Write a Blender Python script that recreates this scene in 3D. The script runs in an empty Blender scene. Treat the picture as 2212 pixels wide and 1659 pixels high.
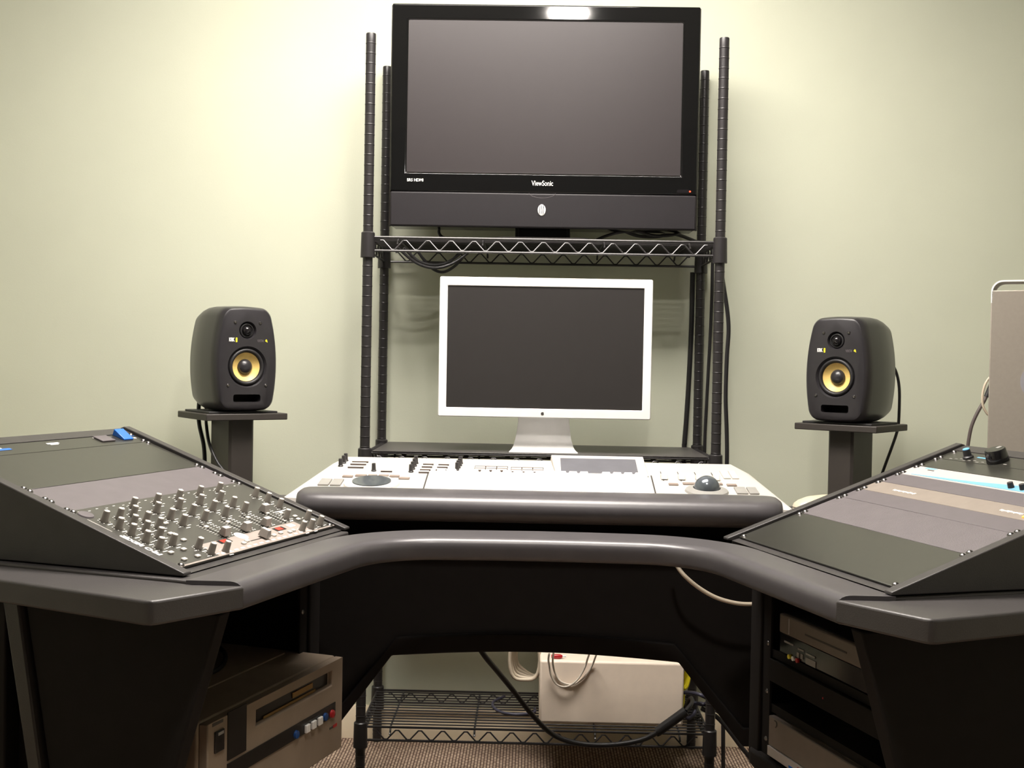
import bpy, bmesh, math, random
from mathutils import Vector, Matrix
random.seed(7)
C = bpy.context.scene.collection
PI = math.pi
U = 0.04445

# ---------------------------------------------------------------- camera, world, exposure
FPX = 2475.9
YAW, PITCH, ROLL, CAMZ = -0.0171, -0.0195, 0.0177, 1.0804
cam_data = bpy.data.cameras.new('camera')
cam_data.sensor_fit = 'HORIZONTAL'
cam_data.sensor_width = 36.0
cam_data.lens = FPX / 2212 * 36.0
cam = bpy.data.objects.new('camera', cam_data)
C.objects.link(cam)
_f = Vector((math.sin(YAW) * math.cos(PITCH), math.cos(YAW) * math.cos(PITCH), math.sin(PITCH)))
_r = Vector((math.cos(YAW), -math.sin(YAW), 0))
_u = _r.cross(_f)
_c, _s = math.cos(ROLL), math.sin(ROLL)
_R, _U = _c * _r + _s * _u, -_s * _r + _c * _u
cam.matrix_world = Matrix(((_R.x, _U.x, -_f.x, 0), (_R.y, _U.y, -_f.y, 0), (_R.z, _U.z, -_f.z, CAMZ), (0, 0, 0, 1)))
bpy.context.scene.camera = cam
cam_data.clip_start = 0.02

world = bpy.data.worlds.new('world')
bpy.context.scene.world = world
world.use_nodes = True
world.node_tree.nodes['Background'].inputs[0].default_value = (0.9, 0.85, 0.8, 1)
world.node_tree.nodes['Background'].inputs[1].default_value = 0.004
vs = bpy.context.scene.view_settings
vs.view_transform = 'Standard'
vs.look = 'None'
vs.gamma = 1.0
vs.use_curve_mapping = False
vs.exposure = 0.0

PANEL_STRENGTH = 41.0        # ceiling troffer above the desk
DOWN_STRENGTH = 330.0        # recessed downlight over the chair
LAMP_COLOR = (1.0, 0.93, 0.86)

# ---------------------------------------------------------------- materials
def mat(name, col, rough=0.5, metal=0.0, spec=0.5, var=0.06, nscale=30.0, bump=0.0, bscale=200.0, emit=None, estr=0.0, coat=0.0):
    m = bpy.data.materials.new(name)
    m.use_nodes = True
    nt = m.node_tree
    b = nt.nodes['Principled BSDF']
    tc = nt.nodes.new('ShaderNodeTexCoord')
    nz = nt.nodes.new('ShaderNodeTexNoise')
    nz.inputs['Scale'].default_value = nscale
    nz.inputs['Detail'].default_value = 3
    nt.links.new(tc.outputs['Object'], nz.inputs['Vector'])
    rp = nt.nodes.new('ShaderNodeValToRGB')
    rp.color_ramp.elements[0].position = 0.3
    rp.color_ramp.elements[1].position = 0.7
    rp.color_ramp.elements[0].color = tuple(c * (1 - var) for c in col) + (1,)
    rp.color_ramp.elements[1].color = tuple(min(1, c * (1 + var)) for c in col) + (1,)
    nt.links.new(nz.outputs['Fac'], rp.inputs['Fac'])
    nt.links.new(rp.outputs['Color'], b.inputs['Base Color'])
    b.inputs['Roughness'].default_value = rough
    b.inputs['Metallic'].default_value = metal
    b.inputs['Specular IOR Level'].default_value = spec
    if coat:
        b.inputs['Coat Weight'].default_value = coat
        b.inputs['Coat Roughness'].default_value = 0.03
    if bump:
        n2 = nt.nodes.new('ShaderNodeTexNoise')
        n2.inputs['Scale'].default_value = bscale
        nt.links.new(tc.outputs['Object'], n2.inputs['Vector'])
        bp = nt.nodes.new('ShaderNodeBump')
        bp.inputs['Strength'].default_value = bump
        bp.inputs['Distance'].default_value = 0.002
        nt.links.new(n2.outputs['Fac'], bp.inputs['Height'])
        nt.links.new(bp.outputs['Normal'], b.inputs['Normal'])
    if emit:
        b.inputs['Emission Color'].default_value = emit + (1,)
        b.inputs['Emission Strength'].default_value = estr
    return m

def carpet_mat():
    m = bpy.data.materials.new('loop_carpet')
    m.use_nodes = True
    nt = m.node_tree
    b = nt.nodes['Principled BSDF']
    b.inputs['Roughness'].default_value = 0.95
    b.inputs['Specular IOR Level'].default_value = 0.1
    tc = nt.nodes.new('ShaderNodeTexCoord')
    br = nt.nodes.new('ShaderNodeTexBrick')
    br.inputs['Scale'].default_value = 1.0
    br.inputs['Brick Width'].default_value = 0.022
    br.inputs['Row Height'].default_value = 0.0085
    br.inputs['Mortar Size'].default_value = 0.0017
    br.inputs['Mortar Smooth'].default_value = 0.6
    br.inputs['Color1'].default_value = (0.52, 0.40, 0.30, 1)
    br.inputs['Color2'].default_value = (0.42, 0.31, 0.235, 1)
    br.inputs['Mortar'].default_value = (0.10, 0.062, 0.05, 1)
    mp = nt.nodes.new('ShaderNodeMapping')
    mp.inputs['Rotation'].default_value = (0, 0, PI / 2)
    nt.links.new(tc.outputs['Object'], mp.inputs['Vector'])
    nt.links.new(mp.outputs['Vector'], br.inputs['Vector'])
    nz = nt.nodes.new('ShaderNodeTexNoise')
    nz.inputs['Scale'].default_value = 90
    nt.links.new(tc.outputs['Object'], nz.inputs['Vector'])
    mx = nt.nodes.new('ShaderNodeMixRGB')
    mx.blend_type = 'MULTIPLY'
    mx.inputs['Fac'].default_value = 0.6
    rp = nt.nodes.new('ShaderNodeValToRGB')
    rp.color_ramp.elements[0].color = (0.45, 0.42, 0.42, 1)
    rp.color_ramp.elements[1].color = (1, 1, 1, 1)
    rp.color_ramp.elements[0].position = 0.35
    rp.color_ramp.elements[1].position = 0.6
    nt.links.new(nz.outputs['Fac'], rp.inputs['Fac'])
    nt.links.new(br.outputs['Color'], mx.inputs['Color1'])
    nt.links.new(rp.outputs['Color'], mx.inputs['Color2'])
    nt.links.new(mx.outputs['Color'], b.inputs['Base Color'])
    bp = nt.nodes.new('ShaderNodeBump')
    bp.inputs['Strength'].default_value = 0.7
    bp.inputs['Distance'].default_value = 0.004
    nt.links.new(br.outputs['Fac'], bp.inputs['Height'])
    bp.invert = True
    nt.links.new(bp.outputs['Normal'], b.inputs['Normal'])
    return m

M = dict(
    wire=mat('black_epoxy_wire', (0.022, 0.020, 0.021), 0.34, spec=0.55, var=0.02),
    wall=mat('sage_paint', (0.628, 0.65, 0.522), 0.75, spec=0.2, var=0.02, nscale=4, bump=0.08, bscale=350),
    ceil=mat('ceiling_tile', (0.30, 0.29, 0.27), 0.9, spec=0.1, var=0.02),
    backwall=mat('dark_acoustic_fabric', (0.10, 0.09, 0.085), 0.9, spec=0.1, bump=0.3, bscale=300),
    base=mat('cream_trim', (0.92, 0.80, 0.60), 0.5, var=0.02),
    carpet=carpet_mat(),
    lamp=mat('downlight_glass', (1, 1, 1), 0.4, var=0.0, emit=LAMP_COLOR, estr=DOWN_STRENGTH),
    panel=mat('troffer_diffuser', (1, 1, 1), 0.4, var=0.0, emit=LAMP_COLOR, estr=PANEL_STRENGTH),
    lampbase=mat('lamp_base_white', (0.8, 0.8, 0.78), 0.4),
    blk=mat('black_powder_coat', (0.022, 0.020, 0.021), 0.38, spec=0.5, bump=0.05, bscale=600),
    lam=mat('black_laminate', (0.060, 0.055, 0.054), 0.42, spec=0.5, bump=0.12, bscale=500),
    cab=mat('black_laminate_shaded', (0.044, 0.040, 0.039), 0.42, spec=0.5, bump=0.12, bscale=500),  # desk laminate copied darker, shade of the upright cabinet sides put into its colour
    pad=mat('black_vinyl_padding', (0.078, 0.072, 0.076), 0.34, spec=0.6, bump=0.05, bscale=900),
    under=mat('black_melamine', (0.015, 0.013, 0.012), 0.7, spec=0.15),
    smooth_panel=mat('satin_black_panel', (0.030, 0.029, 0.024), 0.28, spec=0.6),
    grey_panel=mat('grey_black_panel', (0.120, 0.105, 0.112), 0.5, spec=0.5),
    text_panel=mat('textured_panel', (0.125, 0.110, 0.115), 0.55, spec=0.5, bump=0.6, bscale=420),
    taupe=mat('taupe_panel', (0.25, 0.212, 0.180), 0.5, spec=0.4),
    silver=mat('silver_panel', (0.50, 0.465, 0.445), 0.4, spec=0.5, var=0.03),
    cyan=mat('pale_blue_print', (0.17, 0.42, 0.58), 0.4, var=0.03),
    blue=mat('blue_plastic', (0.02, 0.15, 0.60), 0.25, spec=0.6),
    bluebtn=mat('dark_blue_button', (0.012, 0.06, 0.22), 0.25, spec=0.6),
    bluecap=mat('light_blue_cap', (0.16, 0.48, 0.80), 0.4),
    white=mat('white_print', (0.85, 0.83, 0.80), 0.5, var=0.02),
    screw=mat('screw_steel', (0.22, 0.21, 0.21), 0.28, metal=1.0),
    knob=mat('grey_knob', (0.20, 0.18, 0.155), 0.42, spec=0.5),
    fader=mat('fader_plastic', (0.34, 0.31, 0.28), 0.42, spec=0.5),
    knobcap=mat('knob_cap', (0.72, 0.68, 0.62), 0.35, spec=0.5),
    knobdark=mat('dark_knob', (0.035, 0.033, 0.034), 0.45),
    mixer=mat('mixer_face', (0.050, 0.048, 0.040), 0.4, spec=0.5),
    mixstrip=mat('mixer_strip', (0.34, 0.29, 0.26), 0.45),
    red=mat('red_display', (0.40, 0.03, 0.02), 0.3, emit=(1.0, 0.10, 0.05), estr=0.35),
    redp=mat('red_plastic', (0.42, 0.015, 0.02), 0.3),
    led=mat('red_led', (0.8, 0.02, 0.0), 0.3, emit=(1.0, 0.05, 0.02), estr=6.0),
    gloss=mat('piano_black', (0.006, 0.006, 0.006), 0.06, spec=0.6, var=0.0),
    tvscreen=mat('matte_screen', (0.026, 0.021, 0.022), 0.42, spec=0.45, var=0.02),
    tvbar=mat('black_speaker_bar', (0.011, 0.009, 0.011), 0.5, spec=0.4, bump=0.1, bscale=900),
    chrome=mat('chrome', (0.75, 0.74, 0.72), 0.15, metal=1.0),
    alu=mat('anodised_aluminium', (0.93, 0.92, 0.91), 0.45, metal=0.05, var=0.02),
    aluside=mat('aluminium_tower', (0.33, 0.295, 0.25), 0.5, metal=0.2, var=0.03, nscale=120),
    monscreen=mat('dark_lcd', (0.027, 0.0245, 0.0235), 0.45, spec=0.4, var=0.03),
    keys=mat('white_keys', (0.85, 0.83, 0.80), 0.45, var=0.01),
    console=mat('white_console', (0.60, 0.565, 0.52), 0.45, var=0.015),
    consolegrey=mat('console_grey', (0.30, 0.29, 0.27), 0.5),
    consoletan=mat('console_tan', (0.26, 0.205, 0.17), 0.5),
    consoleshade=mat('console_button_shade', (0.10, 0.075, 0.065), 0.5),  # shade on the button fronts, put into the colour
    lcd=mat('grey_lcd', (0.13, 0.13, 0.145), 0.5),
    ball=mat('gunmetal_ball', (0.16, 0.18, 0.20), 0.18, metal=0.55),
    spk=mat('speaker_black', (0.028, 0.026, 0.029), 0.31, spec=0.5, bump=0.03, bscale=700),
    cone=mat('yellow_cone', (0.84, 0.60, 0.20), 0.45, var=0.05, nscale=90),
    rubber=mat('black_rubber', (0.018, 0.017, 0.018), 0.5),
    dome=mat('glossy_dome', (0.012, 0.011, 0.012), 0.10, spec=0.6),
    yellow=mat('yellow_print', (0.80, 0.70, 0.04), 0.4),
    stand=mat('stand_brown_black', (0.040, 0.034, 0.030), 0.5),
    cable=mat('black_cable', (0.014, 0.013, 0.014), 0.45),
    bluecable=mat('blue_black_cable', (0.035, 0.034, 0.055), 0.45),
    beigecable=mat('beige_cable', (0.55, 0.47, 0.36), 0.5),
    whitecable=mat('white_cable', (0.62, 0.56, 0.48), 0.45),
    yelcable=mat('yellow_cable', (0.72, 0.62, 0.02), 0.4),
    vtr=mat('beige_metal', (0.27, 0.21, 0.155), 0.5, var=0.05),
    vtrdark=mat('dark_window', (0.012, 0.010, 0.009), 0.3),
    tape=mat('amber_cassette', (0.30, 0.17, 0.05), 0.5),
    deckface=mat('deck_silver', (0.20, 0.165, 0.14), 0.45, metal=0.2),
    boxw=mat('cream_metal_box', (0.84, 0.72, 0.60), 0.45, var=0.03),
    mouse=mat('cream_plastic', (0.62, 0.55, 0.41), 0.35, var=0.02),
    green=mat('green_lamp', (0.1, 0.6, 0.25), 0.4, emit=(0.1, 1.0, 0.35), estr=0.25),
    darkprint=mat('dark_print', (0.06, 0.055, 0.05), 0.5),
    fan=mat('grey_fan_grille', (0.30, 0.29, 0.31), 0.6),
)

# ---------------------------------------------------------------- mesh helpers
class MB:
    def __init__(self):
        self.v = []
        self.f = []
    def add(self, vs, fs):
        o = len(self.v)
        self.v += [tuple(p) for p in vs]
        self.f += [tuple(i + o for i in f) for f in fs]
        return self
    def box(self, x0, x1, y0, y1, z0, z1):
        return self.add([(x0, y0, z0), (x1, y0, z0), (x1, y1, z0), (x0, y1, z0), (x0, y0, z1), (x1, y0, z1), (x1, y1, z1), (x0, y1, z1)],
                        [(0, 3, 2, 1), (4, 5, 6, 7), (0, 1, 5, 4), (1, 2, 6, 5), (2, 3, 7, 6), (3, 0, 4, 7)])
    def prism(self, poly, a0, a1, axis='z'):
        def P(p, h):
            if axis == 'z': return (p[0], p[1], h)
            if axis == 'y': return (p[0], h, p[1])
            return (h, p[0], p[1])
        n = len(poly)
        vs = [P(p, a0) for p in poly] + [P(p, a1) for p in poly]
        fs = [tuple(range(n - 1, -1, -1)), tuple(range(n, 2 * n))]
        fs += [(i, (i + 1) % n, n + (i + 1) % n, n + i) for i in range(n)]
        return self.add(vs, fs)
    def loft(self, rings, cap=True, close=True):
        n = len(rings[0])
        vs = [p for r in rings for p in r]
        fs = []
        for k in range(len(rings) - 1):
            for i in range(n if close else n - 1):
                j = (i + 1) % n
                fs.append((k * n + i, k * n + j, (k + 1) * n + j, (k + 1) * n + i))
        if cap:
            fs.append(tuple(range(n - 1, -1, -1)))
            fs.append(tuple((len(rings) - 1) * n + i for i in range(n)))
        return self.add(vs, fs)
    def lathe(self, prof, o=(0, 0, 0), axis=(0, 0, 1), n=24, cap=True):
        ax = Vector(axis).normalized()
        t = Vector((1, 0, 0)) if abs(ax.x) < 0.9 else Vector((0, 1, 0))
        e1 = ax.cross(t).normalized()
        e2 = ax.cross(e1)
        o = Vector(o)
        rings = [[o + ax * h + (e1 * math.cos(2 * PI * i / n) + e2 * math.sin(2 * PI * i / n)) * max(r, 1e-5) for i in range(n)] for r, h in prof]
        return self.loft(rings, cap)
    def cyl(self, p0, p1, r0, r1=None, n=16):
        p0, p1 = Vector(p0), Vector(p1)
        d = p1 - p0
        return self.lathe([(r0, 0), (r0 if r1 is None else r1, d.length)], p0, d, n)
    def tube(self, pts, r, n=8, smooth=0, closed=False):
        pts = [Vector(p) for p in pts]
        if smooth:
            pts = spline(pts, smooth)
        rings = []
        prev = None
        for i, p in enumerate(pts):
            d = (pts[min(i + 1, len(pts) - 1)] - pts[max(i - 1, 0)]).normalized()
            if prev is None:
                t = Vector((0, 0, 1)) if abs(d.z) < 0.9 else Vector((1, 0, 0))
                e1 = d.cross(t).normalized()
            else:
                e1 = (prev - d * prev.dot(d)).normalized()
            e2 = d.cross(e1)
            prev = e1
            rings.append([p + (e1 * math.cos(2 * PI * k / n) + e2 * math.sin(2 * PI * k / n)) * r for k in range(n)])
        return self.loft(rings)
    def build(self, name, m, parent=None, bevel=0.0, seg=2, loc=None, angle=35, rot=None):
        me = bpy.data.meshes.new(name)
        me.from_pydata(self.v, [], self.f)
        bm = bmesh.new()
        bm.from_mesh(me)
        bmesh.ops.recalc_face_normals(bm, faces=bm.faces)
        bm.to_mesh(me)
        bm.free()
        return finish(name, me, m, parent, bevel, seg, loc, angle, rot)

def finish(name, me, m, parent=None, bevel=0.0, seg=2, loc=None, angle=35, rot=None):
    me.materials.clear()
    me.materials.append(m)
    me.polygons.foreach_set('use_smooth', [True] * len(me.polygons))
    me.set_sharp_from_angle(angle=math.radians(angle))
    o = bpy.data.objects.new(name, me)
    C.objects.link(o)
    if parent: o.parent = parent
    if loc: o.location = loc
    if rot: o.rotation_euler = rot
    if bevel:
        b = o.modifiers.new('bevel', 'BEVEL')
        b.width = bevel
        b.segments = seg
        b.limit_method = 'ANGLE'
        b.angle_limit = math.radians(40)
        b.harden_normals = False
    return o

def inst(name, src, parent, loc=(0, 0, 0), rot=(0, 0, 0)):
    o = src.copy()
    o.name = name
    C.objects.link(o)
    o.parent = parent
    o.location = loc
    o.rotation_euler = rot
    return o

def spline(pts, k):
    out = []
    n = len(pts)
    for i in range(n - 1):
        p0, p1, p2, p3 = pts[max(i - 1, 0)], pts[i], pts[i + 1], pts[min(i + 2, n - 1)]
        for j in range(k):
            t = j / k
            out.append(0.5 * ((2 * p1) + (p2 - p0) * t + (2 * p0 - 5 * p1 + 4 * p2 - p3) * t * t + (3 * p1 - p0 - 3 * p2 + p3) * t ** 3))
    out.append(pts[-1])
    return out

def cut(ob, mb):
    """carve the cutter shape out of an object and drop the cutter"""
    me = bpy.data.meshes.new('cutter')
    me.from_pydata(mb.v, [], mb.f)
    bm = bmesh.new(); bm.from_mesh(me)
    bmesh.ops.recalc_face_normals(bm, faces=bm.faces)
    bm.to_mesh(me); bm.free()
    cu = bpy.data.objects.new('cutter', me)
    C.objects.link(cu)
    par, mw = ob.parent, ob.matrix_basis.copy()
    ob.parent = None
    ob.matrix_basis = Matrix()
    md = ob.modifiers.new('cut', 'BOOLEAN')
    md.object = cu
    md.operation = 'DIFFERENCE'
    md.solver = 'EXACT'
    dg = bpy.context.evaluated_depsgraph_get()
    dg.update()
    nm = bpy.data.meshes.new_from_object(ob.evaluated_get(dg))
    ob.modifiers.clear()
    ob.data = nm
    nm.polygons.foreach_set('use_smooth', [True] * len(nm.polygons))
    nm.set_sharp_from_angle(angle=math.radians(30))
    ob.parent = par
    ob.matrix_basis = mw
    bpy.data.objects.remove(cu)
    bpy.data.meshes.remove(me)

def text_mesh(s, size, depth=0.0004, bold=0.0, spacing=1.0):
    cu = bpy.data.curves.new('lettering', 'FONT')
    cu.body = s
    cu.size = size
    cu.extrude = depth
    cu.offset = bold
    cu.space_character = spacing
    cu.align_x = 'CENTER'
    cu.align_y = 'CENTER'
    o = bpy.data.objects.new('lettering_tmp', cu)
    C.objects.link(o)
    dg = bpy.context.evaluated_depsgraph_get()
    dg.update()
    me = bpy.data.meshes.new_from_object(o.evaluated_get(dg))
    bpy.data.objects.remove(o)
    bpy.data.curves.remove(cu)
    return me

def lettering(s, size, m, parent, loc, rot=(0, 0, 0), bold=0.0, spacing=1.0, sx=1.0, name='lettering'):
    o = finish(name, text_mesh(s, size, 0.0003, bold, spacing), m, parent, loc=loc, rot=rot)
    o.scale = (sx, 1, 1)
    return o

def tag(o, label=None, cat=None, group=None, kind=None):
    if label: o['label'] = label
    if cat: o['category'] = cat
    if group: o['group'] = group
    if kind: o['kind'] = kind
    return o

def thing(name, label, cat, loc=(0, 0, 0), rotz=0.0, group=None, mw=None):
    o = bpy.data.objects.new(name, None)
    o.empty_display_size = 0.05
    C.objects.link(o)
    if mw is not None:
        o.location = mw.to_translation()
        o.rotation_euler = mw.to_euler()
    else:
        o.location = loc
        o.rotation_euler = (0, 0, rotz)
    return tag(o, label, cat, group)

def frame(o, x, y, z):
    return Matrix(((x[0], y[0], z[0], o[0]), (x[1], y[1], z[1], o[1]), (x[2], y[2], z[2], o[2]), (0, 0, 0, 1)))

def rrect(w, h, r, n=6, cx=0, cy=0):
    pts = []
    for qx, qy, a0 in ((1, 1, 0), (-1, 1, 90), (-1, -1, 180), (1, -1, 270)):
        for k in range(n + 1):
            a = math.radians(a0 + 90 * k / n)
            pts.append((cx + qx * (w / 2 - r) + r * math.cos(a), cy + qy * (h / 2 - r) + r * math.sin(a)))
    return pts

# ---------------------------------------------------------------- the room
YW = 3.25
def struct(name, mb, m, bevel=0.0):
    return tag(mb.build(name, m, bevel=bevel), kind='structure')
struct('floor', MB().box(-2.3, 2.3, -1.7, YW, -0.05, 0), M['carpet'])
struct('wall_back', MB().box(-2.4, 2.4, YW, YW + 0.1, 0, 2.6), M['wall'])
struct('wall_left', MB().box(-2.4, -2.3, -1.8, YW, 0, 2.6), M['wall'])
struct('wall_right', MB().box(2.3, 2.4, -1.8, YW, 0, 2.6), M['wall'])
struct('wall_front', MB().box(-2.3, 2.3, -1.8, -1.7, 0, 2.6), M['backwall'])
struct('ceiling', MB().box(-2.4, 2.4, -1.8, YW + 0.1, 2.6, 2.7), M['ceil'])
struct('baseboard_back', MB().prism([(YW, 0), (YW - 0.012, 0), (YW - 0.012, 0.083), (YW - 0.006, 0.093), (YW, 0.093)], -2.3, 2.3, 'x'), M['base'])
struct('baseboard_left', MB().box(-2.3, -2.288, -1.7, YW - 0.012, 0, 0.093), M['base'])
struct('baseboard_right', MB().box(2.288, 2.3, -1.7, YW - 0.012, 0, 0.093), M['base'])

t = thing('ceiling_light', 'long white ceiling panel light above the desk and television', 'ceiling light', (-0.14, 2.15, 2.6))
MB().box(-0.62, 0.62, -0.32, -0.30, -0.035, 0).box(-0.62, 0.62, 0.30, 0.32, -0.035, 0).box(-0.62, -0.60, -0.30, 0.30, -0.035, 0).box(0.60, 0.62, -0.30, 0.30, -0.035, 0).build('light_frame', M['lampbase'], t)
MB().box(-0.6, 0.6, -0.3, 0.3, -0.022, -0.018).build('diffuser', M['panel'], t)
t = thing('downlight', 'round recessed ceiling downlight over the seat', 'ceiling light', (0.13, 0.95, 2.6))
MB().lathe([(0.135, 0.0), (0.135, -0.006), (0.085, -0.012), (0.081, -0.002)], n=32, cap=False).build('trim_ring', M['lampbase'], t)
MB().lathe([(0.080, -0.004), (0.074, -0.008), (0.0, -0.009)], n=32).build('lamp_glass', M['lamp'], t)

# ---------------------------------------------------------------- wire shelf rack
RX, RYF, RD, RW = 0.0238, 2.8945, 0.3245, 0.887
XL, XR, YF, YB = -RW / 2, RW / 2, 0.0, RD
rack = thing('wire_shelf_rack', 'tall black wire shelving rack with grooved posts against the green wall', 'shelf', (RX, RYF, 0))
prof = [(0.0105, 0.0), (0.0125, 0.002)]
zz = 0.02
while zz < 1.885:
    prof += [(0.0125, zz - 0.0021), (0.0125, zz - 0.0013), (0.0131, zz - 0.0007), (0.0131, zz + 0.0007), (0.0125, zz + 0.0013), (0.0125, zz + 0.0021)]
    zz += 0.0254
prof += [(0.0125, 1.897), (0.0118, 1.8994), (0.0, 1.8996)]
post = MB().lathe(prof, n=20).build('post', M['blk'], rack, loc=(XL, YF, 0), angle=70)
for x, y in ((XR, YF), (XL, YB), (XR, YB)):
    inst('post', post, rack, (x, y, 0))

def make_shelf(zt, label, n_zig=14):
    zl = zt - 0.034
    mb = MB()
    for z, r in ((zt, 0.0031), (zl, 0.0031)):
        for a, b in (((XL, YF), (XR, YF)), ((XL, YB), (XR, YB)), ((XL, YF), (XL, YB)), ((XR, YF), (XR, YB))):
            mb.cyl((a[0], a[1], z), (b[0], b[1], z), r, n=8)
    for y in (YF, YB):
        pts = []
        x0, x1 = XL + 0.035, XR - 0.035
        for k in range(2 * n_zig + 1):
            x = x0 + (x1 - x0) * k / (2 * n_zig)
            up = (k % 2 == 0)
            z = zt - 0.008 if up else zl + 0.003
            pts += [(x - 0.004, y, z), (x + 0.004, y, z)]
        mb.tube(pts, 0.0021, 6)
    for x in (XL, XR):
        pts = []
        for k in range(11):
            y = YF + 0.03 + (RD - 0.06) * k / 10
            z = zt - 0.005 if k % 2 == 0 else zl + 0.003
            pts += [(x, y - 0.003, z), (x, y + 0.003, z)]
        mb.tube(pts, 0.0024, 6)
    for k in range(1, 14):
        y = YF + RD * k / 14
        mb.cyl((XL, y, zt + 0.001), (XR, y, zt + 0.001), 0.0019, n=6)
    for x in (XL + 0.075, XL + 0.29, XR - 0.29, XR - 0.075):
        mb.tube([(x, YF - 0.002, zl + 0.015), (x, YF + 0.006, zt - 0.012), (x, YF + 0.02, zt - 0.003), (x, YB - 0.02, zt - 0.003), (x, YB - 0.006, zt - 0.012), (x, YB + 0.002, zl + 0.015)], 0.0026, 6)
    s = mb.build('wire_shelf', M['wire'], rack)
    s['label'] = label
    cp = [(0.0135, -0.052), (0.0185, -0.052), (0.0172, 0.010), (0.0145, 0.0125), (0.0128, 0.0125)]
    c = MB().lathe(cp, n=20).build('collar', M['blk'], s, loc=(XL, YF, zt))
    for x, y in ((XR, YF), (XL, YB), (XR, YB)):
        inst('collar', c, s, (x, y, zt))
    return s
sh_top = make_shelf(1.389, 'upper wire shelf')
sh_mid = make_shelf(0.843, 'middle wire shelf with solid liner')
sh_bot = make_shelf(0.145, 'bottom wire shelf')
MB().prism([(XL + 0.02, YF - 0.004), (XR - 0.02, YF - 0.004), (XR - 0.02, YB - 0.004), (XL + 0.02, YB - 0.004)], 0.8462, 0.8492).build('shelf_liner', M['lam'], sh_mid, 0.001)

# ---------------------------------------------------------------- television on the top shelf
ZSH = 1.3922
tv = thing('television', 'wide flat black television on the upper wire shelf', 'television', (0.0205, 3.05, ZSH))
yf = -0.08
w2 = 0.397
z0, z1 = 1.427 - ZSH, 2.0 - ZSH
sx0, sx1, sz0, sz1 = -0.3545, 0.353, 1.567 - ZSH, 1.960 - ZSH
zb = 1.517 - ZSH
MB().box(-w2, w2, yf + 0.012, 0.03, z0 + 0.003, z1 - 0.002).build('housing', M['gloss'], tv, 0.006, 3)
fr = MB().prism([(-w2, zb), (w2, zb), (w2, z1), (-w2, z1)], yf, yf + 0.014, 'y').build('bezel', M['gloss'], tv)
cut(fr, MB().box(sx0, sx1, yf - 0.02, yf + 0.05, sz0, sz1))
b = fr.modifiers.new('bevel', 'BEVEL'); b.width = 0.004; b.segments = 3; b.limit_method = 'ANGLE'
MB().box(sx0, sx1, yf + 0.004, yf + 0.012, sz0, sz1).build('screen', M['tvscreen'], tv)
MB().box(-w2 + 0.0015, w2 - 0.0015, yf - 0.001, yf + 0.016, z0, zb - 0.0006).build('speaker_bar', M['tvbar'], tv, 0.004, 3)
MB().box(sx0, sx1, yf - 0.0006, yf + 0.003, sz0 - 0.0016, sz0).build('screen_edge_strip', M['chrome'], tv)
for s in (-1, 1):
    MB().box(s * w2 - 0.0016, s * w2 + 0.0016, yf + 0.004, yf + 0.02, z0, z1 - 0.004).build('side_trim', M['chrome'], tv)
arc = []
for k in range(17):
    a = PI + PI * k / 16
    arc.append((-0.002 + 0.034 * math.cos(a), yf - 0.0012, zb + 0.0 + 0.013 * math.sin(a)))
MB().tube(arc, 0.0005, 5).build('tab_line', M['grey_panel'], tv)
lettering('ViewSonic', 0.0185, M['white'], tv, (-0.002, yf - 0.0006, 1.5415 - ZSH), (PI / 2, 0, 0), bold=0.00018, sx=0.72)
lettering('SRS HDMI', 0.0105, M['white'], tv, (-0.331, yf - 0.0006, 1.5455 - ZSH), (PI / 2, 0, 0), bold=0.0002, sx=0.95)
bd = MB().lathe([(0.0, -0.004), (0.006, -0.0036), (0.0105, -0.0015), (0.0115, 0.002)], (0, 0, 0), (0, 1, 0), 24).build('emblem', M['alu'], tv, loc=(-0.0025, yf - 0.001, 1.473 - ZSH))
bd.scale = (0.95, 1, 1.35)
for k, dx in enumerate((-0.005, 0.0, 0.005)):
    MB().tube([(dx - 0.001, -0.004, -0.007), (dx - 0.0015, -0.0044, 0.0), (dx + 0.0005, -0.004, 0.005), (dx, -0.0036, 0.009)], 0.0008, 6).build('emblem_bird', M['knobdark'], bd)
MB().prism(rrect(0.034, 0.009, 0.004, 4, 0.362, 1.527 - ZSH), yf - 0.0005, yf, 'y').build('sensor_window', M['dome'], tv)
MB().lathe([(0.0021, -0.0008), (0.0021, 0.001)], (0, 0, 0), (0, 1, 0), 12).build('power_light', M['led'], tv, loc=(0.3785, yf - 0.0002, 1.5265 - ZSH))
MB().box(-0.071, 0.074, -0.006, 0.016, 0.012, 0.07).box(-0.071, -0.062, -0.016, 0.016, 0.012, 0.07).box(0.065, 0.074, -0.016, 0.016, 0.012, 0.07).build('stand_neck', M['blk'], tv, 0.002)
MB().prism(rrect(0.27, 0.21, 0.04, 6, 0, 0.03), 0.0, 0.012).build('stand_base', M['under'], tv, 0.004)

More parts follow.
